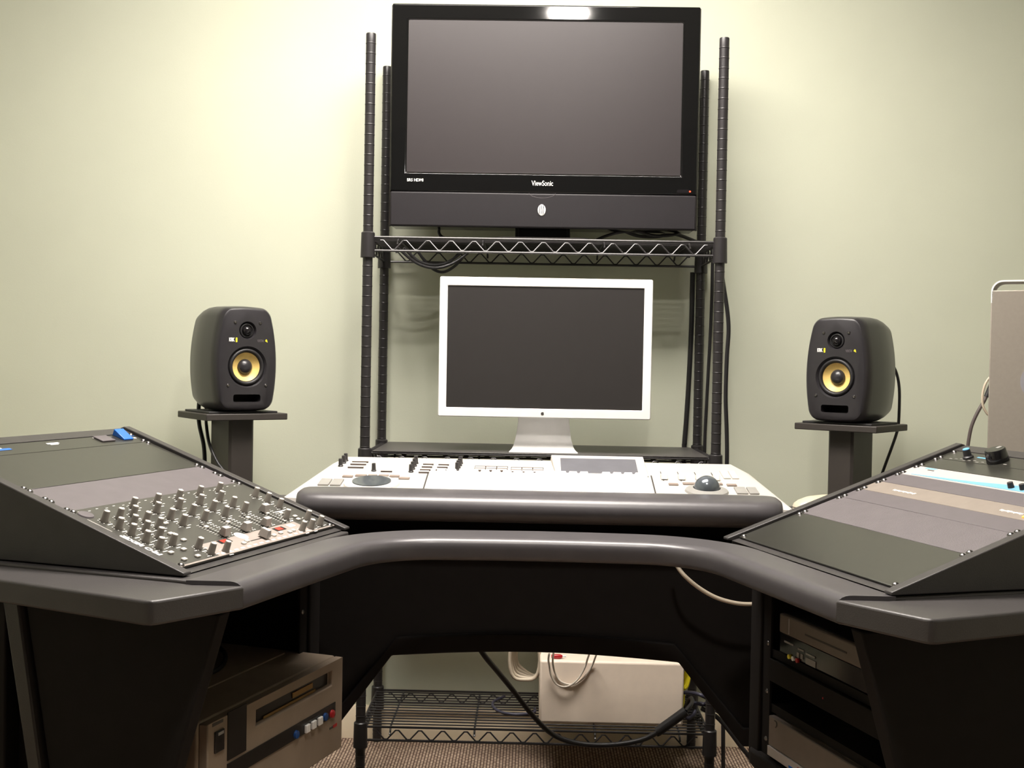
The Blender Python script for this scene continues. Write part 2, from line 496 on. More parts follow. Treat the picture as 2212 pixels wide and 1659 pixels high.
# ---------------------------------------------------------------- silver monitor on the middle shelf
ZM = 0.8495
mo = thing('computer_monitor', 'silver framed computer monitor on the middle shelf of the rack', 'monitor', (0.033, 2.96, ZM))
yf = -0.04
fr = MB().prism(rrect(0.542, 0.3565, 0.004, 3, 0, 1.1163 - ZM), yf, yf + 0.034, 'y').build('frame', M['alu'], mo)
mx0, mx1, mz0, mz1 = -0.2505, 0.2495, 0.9615 - ZM, 1.272 - ZM
cut(fr, MB().box(mx0, mx1, yf - 0.02, yf + 0.005, mz0, mz1))
b = fr.modifiers.new('bevel', 'BEVEL'); b.width = 0.002; b.segments = 2; b.limit_method = 'ANGLE'
MB().box(mx0 - 0.001, mx1 + 0.001, yf + 0.003, yf + 0.008, mz0 - 0.001, mz1 + 0.001).build('screen', M['monscreen'], mo)
pr = [(0.004, 0.255), (0.012, 0.15), (0.018, 0.075), (0.019, 0.050), (0.016, 0.030), (0.007, 0.014), (-0.008, 0.006), (-0.03, 0.0035), (-0.055, 0.003)]
wd = [0.128, 0.129, 0.133, 0.139, 0.146, 0.155, 0.164, 0.171, 0.175]
rings = []
for (y, z), w in zip(pr, wd):
    rings.append([(-w / 2, y, z), (w / 2, y, z), (w / 2, y + 0.007, z - 0.0006 if z < 0.02 else z), (-w / 2, y + 0.007, z - 0.0006 if z < 0.02 else z)])
r0 = []
for (y, z), w, i in zip(pr, wd, range(len(pr))):
    k = min(1.0, max(0.0, (i - 3) / 3.0))
    ny, nz = 0.006 * (1 - k), -0.003 * k
    r0.append([(-w / 2, y, z), (w / 2, y, z), (w / 2, y + ny, z + nz), (-w / 2, y + ny, z + nz)])
MB().loft(r0).build('stand', M['alu'], mo, 0.0006)
lg = MB()
lg.lathe([(0.0042, -0.0006), (0.0042, 0.0004)], (0, 0, 0), (0, 1, 0), 16).prism([(-0.0005, 0.004), (0.002, 0.0068), (0.003, 0.0066), (0.001, 0.004)], -0.0006, 0.0004, 'y')
lg = lg.build('fruit_emblem', M['darkprint'], mo, loc=(-0.004, yf - 0.0001, 0.949 - ZM))
cut(lg, MB().cyl((0.0052, -0.01, 0.0005), (0.0052, 0.01, 0.0005), 0.0022))

# ---------------------------------------------------------------- loudspeakers and their stands
def sring(w, h, y, sc, sz):
    base = []
    r = 0.022
    for qx, qy, a0 in ((1, 1, 0), (-1, 1, 90), (-1, -1, 180), (1, -1, 270)):
        for k in range(7):
            a = math.radians(a0 + 90 * k / 6)
            base.append((qx * (w / 2 - r) + r * math.cos(a), qy * (h / 2 - r) + r * math.sin(a)))
    out = []
    for i, p in enumerate(base):
        q = base[(i + 1) % len(base)]
        out.append(p)
        if i % 7 == 6:
            for k in range(1, 14): out.append((p[0] + (q[0] - p[0]) * k / 14, p[1] + (q[1] - p[1]) * k / 14))
    pts = []
    for x, z in out:
        u, v = x / (w / 2), z / (h / 2)
        pts.append((x * (1 - 0.20 * (v + 0.12) ** 2) * sc, y, z * sz * (1 - 0.035 * u * u)))
    return pts
SW, SH, SD = 0.168, 0.265, 0.205
def speaker(loc, rz, label):
    t = thing('loudspeaker', label, 'speaker', loc, rz, 'loudspeakers on the stands')
    hz = SH / 2
    rings = [sring(SW, SH, y, a, b) for y, a, b in ((-SD / 2, 0.86, 0.92), (-SD / 2 + 0.002, 0.91, 0.95), (-SD / 2 + 0.008, 0.96, 0.975), (-SD / 2 + 0.02, 0.995, 0.992), (-SD / 2 + 0.035, 1.0, 1.0),
                                                   (-0.01, 1.0, 1.012), (0.03, 0.985, 1.0), (0.065, 0.93, 0.965), (SD / 2, 0.85, 0.90))]
    rings = [[(p[0], p[1], p[2] + hz) for p in r] for r in rings]
    body = MB().loft(rings).build('cabinet', M['spk'], t, angle=50)
    y0 = -SD / 2
    zw, zt_, zp = 0.1125, 0.2035, 0.034
    c1 = MB().lathe([(0.0520, -0.01), (0.0520, 0.0005), (0.0475, 0.006), (0.0465, 0.03)], (0, y0, zw), (0, 1, 0), 40)
    cut(body, c1)
    cut(body, MB().lathe([(0.026, -0.01), (0.0225, 0.001), (0.0185, 0.008), (0.0185, 0.02)], (0, y0, zt_), (0, 1, 0), 32))
    cut(body, MB().prism(rrect(0.072, 0.019, 0.005, 5, 0, zp), y0 - 0.01, y0 + 0.05, 'y'))
    MB().prism(rrect(0.070, 0.017, 0.005, 5, 0, zp), y0 + 0.046, y0 + 0.0495, 'y').build('port', M['under'], t)
    w = bpy.data.objects.new('woofer', None); C.objects.link(w); w.parent = t; w.location = (0, y0 + 0.006, zw)
    bpy.data.objects.remove(w)
    sur = MB().lathe([(0.0464, 0.004), (0.0464, -0.001), (0.0445, -0.0045), (0.0415, -0.0055), (0.0385, -0.004), (0.0360, 0.001), (0.0357, 0.004), (0.0365, 0.006)], (0, 0, 0), (0, 1, 0), 40, cap=False).build('woofer', M['rubber'], t, loc=(0, y0 + 0.006, zw), angle=60)
    MB().lathe([(0.0360, 0.001), (0.030, 0.0055), (0.024, 0.0095), (0.0185, 0.0115), (0.0, 0.0125)], (0, 0, 0), (0, 1, 0), 40, cap=False).build('cone', M['cone'], sur, angle=60)
    MB().lathe([(0.0, -0.0035), (0.007, -0.0025), (0.0135, 0.0005), (0.0175, 0.0045), (0.0195, 0.0095)], (0, 0, 0), (0, 1, 0), 32).build('dust_cap', M['spk'], sur, angle=60)
    tw = MB().lathe([(0.0183, 0.008), (0.0175, 0.0035), (0.0155, 0.003), (0.0145, 0.006), (0.0, 0.007)], (0, 0, 0), (0, 1, 0), 32, cap=False).build('tweeter', M['rubber'], t, loc=(0, y0 + 0.001, zt_), angle=50)
    MB().lathe([(0.0, -0.006), (0.005, -0.0052), (0.009, -0.0025), (0.0118, 0.002), (0.0125, 0.006)], (0, 0, 0), (0, 1, 0), 28).build('dome', M['dome'], tw, angle=70)
    sc = None
    for x, z in ((-0.033, 0.223), (0.033, 0.223), (-0.050, 0.066), (0.050, 0.066)):
        if sc is None:
            sc = MB().lathe([(0.0, -0.0028), (0.0025, -0.0024), (0.0042, -0.0006), (0.0046, 0.001)], (0, 0, 0), (0, 1, 0), 12).build('screw', M['screw'], t, loc=(x, y0, z))
        else:
            inst('screw', sc, t, (x, y0, z))
    lettering('KRK', 0.0125, M['white'], t, (-0.042, y0 - 0.0003, 0.1795), (PI / 2, 0, 0), bold=0.0006, sx=0.62, spacing=0.9)
    MB().prism(rrect(0.0045, 0.0115, 0.001, 2, -0.0295, 0.1795), y0 - 0.0008, y0 + 0.0003, 'y').build('badge_stripe', M['yellow'], t)
    lettering('VXT4', 0.0085, M['grey_panel'], t, (0.034, y0 - 0.0003, 0.178), (PI / 2, 0, 0), bold=0.0003, sx=0.8)
    MB().prism([(0.0465, 0.178), (0.0485, 0.1825), (0.0515, 0.182), (0.053, 0.1745)], y0 - 0.0008, y0 + 0.0003, 'y').build('badge_light', M['yellow'], t)
    return t
ZPL = 0.938
def spk_stand(loc, rz, label):
    t = thing('speaker_stand', label, 'stand', loc, rz, 'speaker stands')
    MB().box(-0.108, 0.108, -0.10, 0.10, ZPL - 0.0165, ZPL).build('top_plate', M['stand'], t, 0.002)
    MB().box(-0.095, 0.088, -0.082, 0.082, ZPL, ZPL + 0.005).build('pad', M['rubber'], t, 0.001)
    MB().prism([(-0.033, -0.058), (-0.027, -0.064), (0.027, -0.064), (0.033, -0.058), (0.033, 0.058), (0.027, 0.064), (-0.027, 0.064), (-0.033, 0.058)], 0.018, ZPL - 0.0165).build('pillar', M['stand'], t)
    MB().box(-0.13, 0.13, -0.13, 0.13, 0, 0.018).build('base', M['stand'], t, 0.002)
    return t
SLX, SLY, SLR = -0.770, 2.94, math.radians(37)
SRX, SRY, SRR = 0.818, 2.94, math.radians(-39)
spk_stand((SLX, SLY, 0), SLR, 'black speaker stand carrying the left speaker, with two cables hanging beside its post')
spk_stand((SRX, SRY, 0), SRR, 'black speaker stand carrying the right speaker, beside the aluminium tower computer')
speaker((SLX - 0.004, SLY, ZPL + 0.005), SLR, 'black loudspeaker with yellow woofer on the left stand, turned to face right')
speaker((SRX, SRY, ZPL + 0.005), SRR, 'black loudspeaker with yellow woofer on the right stand, turned to face left')

def cable(name, label, pts, r, m, cat='cable', group=None, k=8, n=8):
    o = MB().tube(pts, r, n, k).build(name, m, angle=80)
    return tag(o, label, cat, group)
cable('speaker_cable', 'thick black cable hanging farthest left from the left speaker stand', [(-0.866, 2.985, 1.0), (-0.872, 2.99, 0.94), (-0.868, 2.985, 0.90), (-0.852, 2.975, 0.84), (-0.848, 2.97, 0.76), (-0.85, 2.97, 0.62), (-0.86, 3.0, 0.3), (-0.87, 3.05, 0.006)], 0.0055, M['cable'])
cable('speaker_cable', 'thinner black cable curving down against the left speaker stand post', [(-0.8629, 3.030, 0.9507), (-0.8651, 3.030, 0.9285), (-0.8551, 3.000, 0.9154), (-0.8337, 2.930, 0.9014), (-0.8129, 2.875, 0.8697), (-0.7962, 2.850, 0.8428), (-0.7791, 2.840, 0.8150), (-0.7587, 2.830, 0.7909), (-0.7454, 2.830, 0.7474), (-0.7410, 2.830, 0.5859)], 0.0042, M['cable'])
cable('speaker_cable', 'black cable drooping behind the right speaker and its stand', [(0.9406, 3.060, 1.1056), (0.9688, 3.090, 1.0851), (0.9838, 3.100, 1.0567), (0.9898, 3.100, 1.0132), (0.9893, 3.100, 0.9322), (0.9849, 3.100, 0.9071), (0.9711, 3.100, 0.8632), (0.9560, 3.100, 0.8192), (0.9422, 3.100, 0.7752), (0.9333, 3.100, 0.7312), (0.9375, 3.100, 0.4494)], 0.004, M['cable'])

# ---------------------------------------------------------------- studio desk
DX, DY, DR = 0.017, 1.9, -0.010
desk = thing('studio_desk', 'black studio desk with padded front edge, side counters and under-desk equipment bays', 'desk', (DX, DY, 0), DR)
def D(p):            # world -> desk local
    c, s = math.cos(-DR), math.sin(-DR)
    x, y = p[0] - DX, p[1] - DY
    return (c * x - s * y, s * x + c * y)

# padded bumper, swept along the cockpit-shaped front edge
A = Vector((0.427, -0.262)); K = Vector((0.283, 0.188))
d1 = (K - A).normalized(); d2 = Vector((-1, 0))
R_ = 0.15
half = [A]
turn = d1.angle(d2)
tl = R_ * math.tan(turn / 2)
ps = K - d1 * tl
nrm = Vector((-d1.y, d1.x))
cen = ps + nrm * R_
a0 = math.atan2(ps.y - cen.y, ps.x - cen.x)
for k in range(6): half.append(A + (ps - A) * (k + 1) / 7)
for k in range(15):
    a = a0 + turn * k / 14
    half.append(cen + Vector((math.cos(a), math.sin(a))) * R_)
half.append(Vector((0.09, 0.193)))
path = half + [Vector((0, 0.195))] + [Vector((-p.x, p.y)) for p in reversed(half)]
prof0 = [(1.0, 0.756), (0.35, 0.756), (0.022, 0.756), (0.016, 0.7558), (0.011, 0.7550), (0.006, 0.7530), (0.002, 0.7496), (-0.0005, 0.7450), (-0.0015, 0.7400), (-0.0018, 0.7350), (-0.0015, 0.7230), (-0.0010, 0.7190), (0.0010, 0.7160), (0.004, 0.7143), (0.008, 0.7140), (1.0, 0.7140)]
rings = []
for i, p in enumerate(path):
    if i == 0 or i == len(path) - 1:
        nv = Vector((1 / 0.952, 0)) if i == 0 else Vector((-1 / 0.952, 0))
    else:
        t_ = (path[i + 1] - path[i - 1]).normalized()
        nv = Vector((t_.y, -t_.x))
        if i == 1 or i == len(path) - 2:
            nv = (nv + Vector((math.copysign(1 / 0.952, nv.x), 0))).normalized()
    s_ = abs(i / (len(path) - 1) - 0.5) * 2
    dep = 0.100 - 0.022 * min(1, s_ * 1.3)
    rings.append([(p.x + nv.x * (dep * d if d > 0.05 else d), p.y + nv.y * (dep * d if d > 0.05 else d), z) for d, z in prof0])
MB().loft(rings).build('padded_edge', M['pad'], desk, angle=50)

def counter(s):
    p = [(0.4225, -0.262), (0.5115, -0.372), (0.520, -0.378), (0.532, -0.3765), (1.25, -0.035), (1.25, 0.20), (0.95, -0.05), (0.4975, -0.262)]
    MB().prism([(s * x, y) for x, y in p], 0.7155, 0.7500).build('side_counter', M['lam'], desk, 0.004, 3)
counter(1); counter(-1)
N_, F_ = (0.497, -0.262), (0.3585, 0.245)
wr = [N_, F_, (0.55, 0.31), (0.55, 0.79), (0.97, 0.79), (0.97, 1.12), (1.55, 1.12), (1.55, 0.32), (1.0, -0.10)]
MB().prism(wr, 0.722, 0.755).build('desktop', M['lam'], desk, 0.003)
wl = [N_, F_, (0.55, 0.31), (0.55, 0.80), (1.15, 0.80), (1.25, 0.30), (1.0, -0.10)]
MB().prism([(-x, y) for x, y in wl], 0.722, 0.755).build('desktop', M['lam'], desk, 0.003)
MB().box(-0.5495, 0.5495, 0.475, 0.79, 0.66, 0.69).build('console_well', M['under'], desk)

# arched modesty panel between the two bays
def apron():
    low = [(-0.64, 0.300), (-0.425, 0.300), (-0.300, 0.470)] + [(-0.300 + 0.590 * k / 10, 0.470 + 0.014 * math.sin(PI * k / 10)) for k in range(1, 10)] + [(0.290, 0.470), (0.425, 0.300), (0.64, 0.300)]
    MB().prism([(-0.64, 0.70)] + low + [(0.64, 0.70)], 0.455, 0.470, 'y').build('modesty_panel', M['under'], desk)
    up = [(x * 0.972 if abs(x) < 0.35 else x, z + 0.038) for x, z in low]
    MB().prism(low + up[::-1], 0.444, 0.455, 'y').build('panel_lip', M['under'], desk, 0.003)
apron()

# frames of the two slanted cabinets (fitted to the rack screws)
TL0 = Vector((-0.5156, 1.7009, CAMZ - 0.3192)); LA = 1.2522
TR0 = Vector((0.3915, 2.1135, CAMZ - 0.3192)); RA = -1.2703
SL = 0.3283
def tframe(o, a):
    e = Vector((math.cos(a), math.sin(a), 0)); n = Vector((-math.sin(a), math.cos(a), 0))
    v = math.cos(SL) * n + math.sin(SL) * Vector((0, 0, 1))
    return frame(o, e, v, e.cross(v)), frame(Vector((o.x, o.y, 0)), e, n, Vector((0, 0, 1)))
TLM, BLM = tframe(TL0, LA)
TRM, BRM = tframe(TR0, RA)
desk_inv = (Matrix.Translation((DX, DY, 0)) @ Matrix.Rotation(DR, 4, 'Z')).inverted()

def moved(mb, mw):
    m2 = MB()
    m2.v = [tuple(mw @ Vector(p)) for p in mb.v]
    m2.f = mb.f
    return m2
def deskpart(name, mb, mw, m, bevel=0.0):
    return moved(mb, desk_inv @ mw).build(name, m, desk, bevel)
scr = MB().lathe([(0.0, 0.0026), (0.002, 0.0024), (0.0038, 0.0014), (0.0048, 0.0)], n=14)

def bay(mw, zf, far):
    z1 = 0.705
    near_r = mw is BRM
    for u0, u1 in (((-0.050, -0.0115), (0.4766, 0.4796)) if near_r else ((-0.0145, -0.0115), (0.4766, 0.515))):
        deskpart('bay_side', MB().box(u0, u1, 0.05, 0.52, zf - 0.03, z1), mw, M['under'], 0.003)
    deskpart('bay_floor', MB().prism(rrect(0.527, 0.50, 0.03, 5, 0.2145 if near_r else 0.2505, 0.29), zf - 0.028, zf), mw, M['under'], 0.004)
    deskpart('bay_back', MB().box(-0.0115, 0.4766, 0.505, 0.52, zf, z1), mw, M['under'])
    for u, sg in ((-0.0115, 1), (0.4766, -1)):
        a, b_ = sorted((u, u + sg * 0.028))
        r = deskpart('rack_rail', MB().box(a, b_, 0.056, 0.060, zf, z1).box(min(u, u + sg * 0.004), max(u, u + sg * 0.004), 0.056, 0.10, zf, z1), mw, M['under'])
        uh = 0.0 if u < 0.1 else 0.4651
        for z in ((0.389, 0.478, 0.567) if mw is BRM else (0.60,)):
            if (u < 0.1) == far or True:
                s0 = moved(MB().lathe([(0.0, 0.0026), (0.002, 0.0024), (0.0038, 0.0014), (0.0048, 0.0)], (uh + 0.006 * sg, 0.056, z), (0, -1, 0), 12), desk_inv @ mw)
                s0.build('screw', M['screw'], r)
bay(BRM, 0.360, True)
bay(BLM, 0.347, False)

# tapered end legs below the counters
def leg(mw, sgn, u):
    # mw: bay frame; the panel lies in the (n, z) plane
    P = [(-0.105, 0.7105), (0.243, 0.7105), (0.197, 0.466), (0.165, 0.30), (0.155, 0.0), (0.03, 0.0), (0.015, 0.30), (-0.034, 0.48)]
    P = [(n + (0.012 if sgn < 0 else 0.027), z) for n, z in P]
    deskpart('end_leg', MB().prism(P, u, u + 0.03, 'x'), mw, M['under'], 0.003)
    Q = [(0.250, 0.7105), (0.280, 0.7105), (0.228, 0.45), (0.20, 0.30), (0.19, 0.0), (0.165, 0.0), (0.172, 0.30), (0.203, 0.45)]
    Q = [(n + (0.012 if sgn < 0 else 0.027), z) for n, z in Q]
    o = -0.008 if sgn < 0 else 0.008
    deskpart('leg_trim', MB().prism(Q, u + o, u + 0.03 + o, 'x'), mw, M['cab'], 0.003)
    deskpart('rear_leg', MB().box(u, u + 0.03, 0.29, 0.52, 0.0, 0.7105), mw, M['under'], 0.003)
leg(BLM, -1, -0.045)
leg(BRM, 1, 0.480)
deskpart('support_leg', MB().box(0.30, 0.33, 0.62, 0.72, 0.0, 0.722), BLM, M['under'])
for x, y in ((1.45, 1.0), (1.45, 0.35)):
    MB().box(x - 0.03, x + 0.03, y - 0.03, y + 0.03, 0, 0.722).build('support_leg', M['under'], desk)

# ---------------------------------------------------------------- slanted rack cabinets on the desk
def cabinet(TM, BM, label):
    t = thing('rack_cabinet', label, 'cabinet', mw=BM @ Matrix.Translation((0, 0, 0.757)))
    zo = TL0.z - 0.757
    cs, sn = math.cos(SL), math.sin(SL)
    def pt(v, w): return (v * cs - w * sn, zo + v * sn + w * cs)
    P = [(-0.0215, 0.0), pt(-0.020, 0.0075), pt(0.512, 0.009), pt(0.519, 0.004), (0.52, 0.10), (0.52, 0.0)]
    for u0, u1 in ((-0.0305, -0.0113), (0.4764, 0.4956)):
        MB().prism(P, u0, u1, 'x').build('side_panel', M['cab'], t, 0.0015)
    q = [pt(0.4895, 0.004), pt(0.517, 0.004), pt(0.517, -0.012), pt(0.4895, -0.012)]
    MB().prism(q, -0.0112, 0.4763, 'x').build('top_strip', M['cab'], t, 0.001)
    MB().prism([pt(0.512, -0.013), (0.518, pt(0.512, -0.013)[1]), (0.518, 0.0), (0.503, 0.0)], -0.0112, 0.4763, 'x').build('back_panel', M['under'], t)
    q = [(-0.0135, 0.0), pt(-0.0008, -0.0006), pt(0.006, -0.0015), (0.01, 0.0)]
    MB().prism(q, -0.0112, 0.4763, 'x').build('front_strip', M['cab'], t)
    for u0, u1 in ((-0.0112, 0.006), (0.459, 0.4763)):
        q = [pt(0.02, -0.003), pt(0.489, -0.003), pt(0.489, -0.0012), pt(0.0, -0.0012)]
        MB().prism(q, u0, u1, 'x').build('rack_rail', M['under'], t)
    return t
cabinet(TLM, BLM, 'black slanted equipment cabinet on the left of the desk, holding the mixer with many knobs')
cabinet(TRM, BRM, 'black slanted equipment cabinet on the right of the desk, holding mostly blank panels')

def unit(TM, u0, n, name, label, cat, m, th=0.003, group=None, chassis=0.0, four=False):
    if name == 'blank_panel': group = 'blank panels in the slanted cabinets'
    t = thing(name, label, cat, mw=TM @ Matrix.Translation((0.23255, u0 * U, 0.0)), group=group)
    MB().box(-0.2413, 0.2413, 0.0004, n * U - 0.0004, 0, th).build('front_panel', m, t, 0.0008)
    if chassis:
        MB().box(-0.215, 0.215, 0.004, n * U - 0.004, -chassis, 0).build('chassis', M['under'], t)
    ys = [0.00635, n * U - 0.00635]
    if four: ys += [0.00635 + 0.03175, n * U - 0.00635 - 0.03175]
    s0 = None
    for x in (-0.23255, 0.23255):
        for y in ys:
            if s0 is None:
                s0 = MB().lathe([(0.0, 0.0036), (0.0026, 0.0033), (0.0046, 0.0018), (0.0054, 0.0004), (0.0064, 0.0003), (0.0064, -0.0005)], n=14).build('screw', M['screw'], t, loc=(x, y, th))
            else:
                inst('screw', s0, t, (x, y, th))
    return t

# left cabinet: mixer 5U, grey blank 2U, dark blank 3U, power strip 1U
psu = unit(TLM, 10, 1, 'power_conditioner', 'black rack power strip with a blue rocker switch, topmost in left cabinet', 'power strip', M['smooth_panel'], chassis=0.06)
y = 0.4743 - 10 * U
rk = MB().prism([(-0.013, 0.001), (0.013, 0.012), (0.013, 0.001)], 0.186, 0.214, 'x')
rk = MB().add([(0.184, y - 0.015, 0.003), (0.212, y - 0.015, 0.003), (0.212, y + 0.015, 0.003), (0.184, y + 0.015, 0.003), (0.184, y - 0.015, 0.006), (0.212, y - 0.015, 0.006), (0.212, y + 0.015, 0.016), (0.184, y + 0.015, 0.016)],
              [(0, 3, 2, 1), (4, 5, 6, 7), (0, 1, 5, 4), (1, 2, 6, 5), (2, 3, 7, 6), (3, 0, 4, 7)]).build('rocker_switch', M['blue'], psu, 0.001)
MB().box(0.122, 0.160, y - 0.014, y + 0.012, 0.003, 0.006).build('socket_cover', M['grey_panel'], psu, 0.001)
MB().box(-0.0125, 0.018, y - 0.002, y + 0.003, 0.003, 0.0034).box(-0.008, 0.012, y - 0.006, y - 0.003, 0.003, 0.0034).build('printed_label', M['white'], psu)
MB().box(0.120, 0.146, 0.482 - 10 * U, 0.4845 - 10 * U, 0.003, 0.0034).box(0.222, 0.229, y - 0.010, y - 0.005, 0.003, 0.0034).build('printed_label', M['white'], psu)
MB().box(-0.150, -0.124, y - 0.006, y + 0.0, 0.003, 0.0034).build('printed_label', M['white'], psu)
MB().box(-0.136, -0.108, y - 0.011, y - 0.004, 0.003, 0.0036).box(0.2215, 0.236, y + 0.002, y + 0.005, 0.003, 0.0034).build('printed_label', M['blue'], psu)
unit(TLM, 7, 3, 'blank_panel', 'tall smooth dark blank panel in left cabinet, just below the power strip', 'blank panel', M['smooth_panel'])
unit(TLM, 5, 2, 'blank_panel', 'lighter grey blank panel in left cabinet, just above the mixer knobs', 'blank panel', M['grey_panel'], four=True)

mixer = unit(TLM, 0, 5, 'audio_mixer', 'dark rack mixer with rows of grey knobs and faders in left cabinet', 'mixer', M['mixer'], th=0.004)
TH = 0.004
kn = MB().lathe([(0.0066, 0.0), (0.0066, 0.0015), (0.0058, 0.003), (0.0052, 0.0165), (0.0046, 0.0175), (0.0, 0.0176)], n=16)
kcap = MB().lathe([(0.0046, 0.0), (0.0044, 0.0009), (0.0, 0.0010)], n=16).box(-0.0006, 0.0006, 0.0, 0.0052, 0.0, 0.0013)
knobs = [(-.213, .171), (-.178, .171), (-.143, .171), (-.213, .1425), (-.178, .1425), (-.143, .145), (-.213, .1175), (-.178, .118), (-.143, .1196), (-.213, .090), (-.178, .0913), (-.213, .0635), (-.178, .065),
         (-.112, .197), (-.0495, .197), (.0135, .198), (.0765, .199), (.1395, .2)]
for x in (-.0855, -.0245, .037, .099):
    knobs += [(x, .169), (x, .1405), (x, .1145)]
knobs += [(.2016, .1584), (.203, .1315), (.202, .103), (.1608, .0619), (.206, .0427), (.1675, .0118), (.2069, .0154), (.1372, .0123), (-.1456, .0383), (-.1427, .0155), (-.109, .0105)]
k0 = c0 = None
for i, (x, y) in enumerate(knobs):
    rz = random.uniform(-2.2, 2.2)
    if k0 is None:
        k0 = kn.build('knob', M['knob'], mixer, loc=(x, y, TH), angle=50)
        c0 = kcap.build('knob_cap', M['knobcap'], k0, loc=(0, 0, 0.0174), rot=(0, 0, rz))
    else:
        k = inst('knob', k0, mixer, (x, y, TH))
        inst('knob_cap', c0, k, (0, 0, 0.0174), (0, 0, rz))
b0 = None
for x, y in ((-.1447, .068), (-.1782, .0428), (-.211, .0425), (-.2115, .0166), (-.1777, .016), (-.1447, .094), (-.097, .204), (-.034, .204), (.029, .205), (.092, .206), (-.115, .127), (-.052, .09), (.012, .09), (.075, .09), (.139, .09),
             (.183, .075), (.19, .060), (.182, .048), (.172, .080), (.05, .018), (.075, .02), (-.045, .018), (-.03, .022), (.10, .016), (.115, .018)):
    if b0 is None:
        b0 = MB().box(-0.005, 0.005, -0.0032, 0.0032, 0, 0.0035).build('push_button', M['knobcap'], mixer, 0.001, loc=(x, y, TH))
    else:
        inst('push_button', b0, mixer, (x, y, TH))
# fader tracks with scale marks, fader caps, crossfader
MB().box(-0.2413, 0.2413, 0.001, 0.0045, TH, TH + 0.0005).box(-0.135, 0.163, 0.0045, 0.046, TH, TH + 0.0004).build('printed_field', M['mixstrip'], mixer)
mk = MB()
for i, x in enumerate((-.0517, .0118, .0755, .139)):
    tr = MB().box(x - 0.001, x + 0.001, 0.047, 0.104, TH, TH + 0.0006).build('fader_slot', M['vtrdark'], mixer)
    for q in range(11):
        for s in (-1, 1):
            mk.box(x + s * 0.004, x + s * 0.011, 0.049 + 0.0053 * q, 0.0498 + 0.0053 * q, TH, TH + 0.0005)
for x, y in knobs:
    for q in range(7):
        a = math.radians(-40 + 260 * q / 6)
        mk.box(x + 0.0092 * math.cos(a) - 0.0009, x + 0.0092 * math.cos(a) + 0.0009, y + 0.0092 * math.sin(a) - 0.0009, y + 0.0092 * math.sin(a) + 0.0009, TH, TH + 0.0005)
    mk.box(x - 0.006, x + 0.005, y - 0.0135, y - 0.0115, TH, TH + 0.0005)
for x, y in knobs[5:]:
    mk.box(x + 0.010, x + 0.0165, y - 0.006, y - 0.0045, TH, TH + 0.0005)
    mk.box(x - 0.0165, x - 0.010, y - 0.006, y - 0.0045, TH, TH + 0.0005)
for q in range(22):
    mk.box(-0.225 + 0.0205 * q, -0.2195 + 0.0205 * q, 0.2125 - 0.003 * (q % 2), 0.2138 - 0.003 * (q % 2), TH, TH + 0.0005)
for i, x in enumerate((-.0517, .0118, .0755, .139)):
    for q in range(9):
        mk.box(x + 0.0205, x + 0.0235, 0.050 + 0.0064 * q, 0.0525 + 0.0064 * q, TH, TH + 0.0005)
        mk.box(x + 0.0265, x + 0.0295, 0.050 + 0.0064 * q, 0.0525 + 0.0064 * q, TH, TH + 0.0005)
for q in range(14):
    mk.box(-0.125 + 0.019 * q, -0.115 + 0.019 * q, 0.0055, 0.0095, TH + 0.0003, TH + 0.0007)
mk.box(0.126, 0.147, 0.031, 0.041, TH + 0.0003, TH + 0.0007)
mk.box(0.166, 0.198, 0.088, 0.091, TH, TH + 0.0005)
mk.lathe([(0.013, TH + 0.0003), (0.013, TH + 0.0008)], (-0.0177, 0.0418, 0), (0, 0, 1), 20)
tag(mk.build('printed_marks', M['white'], mixer), kind='stuff')
cap = MB().loft([[(-0.009, -0.0075, 0.003), (0.009, -0.0075, 0.003), (0.009, 0.0075, 0.003), (-0.009, 0.0075, 0.003)], [(-0.008, -0.0045, 0.016), (0.008, -0.0045, 0.016), (0.008, 0.0045, 0.016), (-0.008, 0.0045, 0.016)]])
f0 = cap.build('fader_cap', M['fader'], mixer, 0.001, loc=(-.0517, .054, TH))
l0 = MB().box(-0.0078, 0.0078, -0.0043, 0.0043, 0.016, 0.0166).build('fader_line', M['knobcap'], f0)
for x, y, r in ((.0118, .0536, 0), (.0755, .0536, 0), (.139, .098, 0), (.0211, .0205, PI / 2)):
    f = inst('fader_cap', f0, mixer, (x, y, TH), (0, 0, r))
    inst('fader_line', l0, f)
MB().box(-0.02, 0.062, 0.0195, 0.0215, TH, TH + 0.0007).build('fader_slot', M['vtrdark'], mixer)
for x, y in ((0.0933, 0.0343), (-0.0717, 0.0387)):
    d0 = MB().box(x - 0.016, x + 0.016, y - 0.006, y + 0.006, TH, TH + 0.0009).build('display', M['vtrdark'], mixer)
    MB().box(x - 0.009, x + 0.009, y - 0.0045, y + 0.0045, TH + 0.0009, TH + 0.0012).build('display_digits', M['red'], d0)
lettering('PRO MIXER', 0.0125, M['white'], mixer, (-0.2325, 0.083, TH + 0.0004), (0, 0, PI / 2), bold=0.0007, sx=1.25)
MB().box(-0.236, -0.233, 0.137, 0.186, TH, TH + 0.0004).build('printed_label', M['consolegrey'], mixer)
MB().lathe([(0.013, TH), (0.012, TH + 0.002), (0.0, TH + 0.0021)], (-0.222, 0.200, 0), n=24).build('jack_cover', M['grey_panel'], mixer)

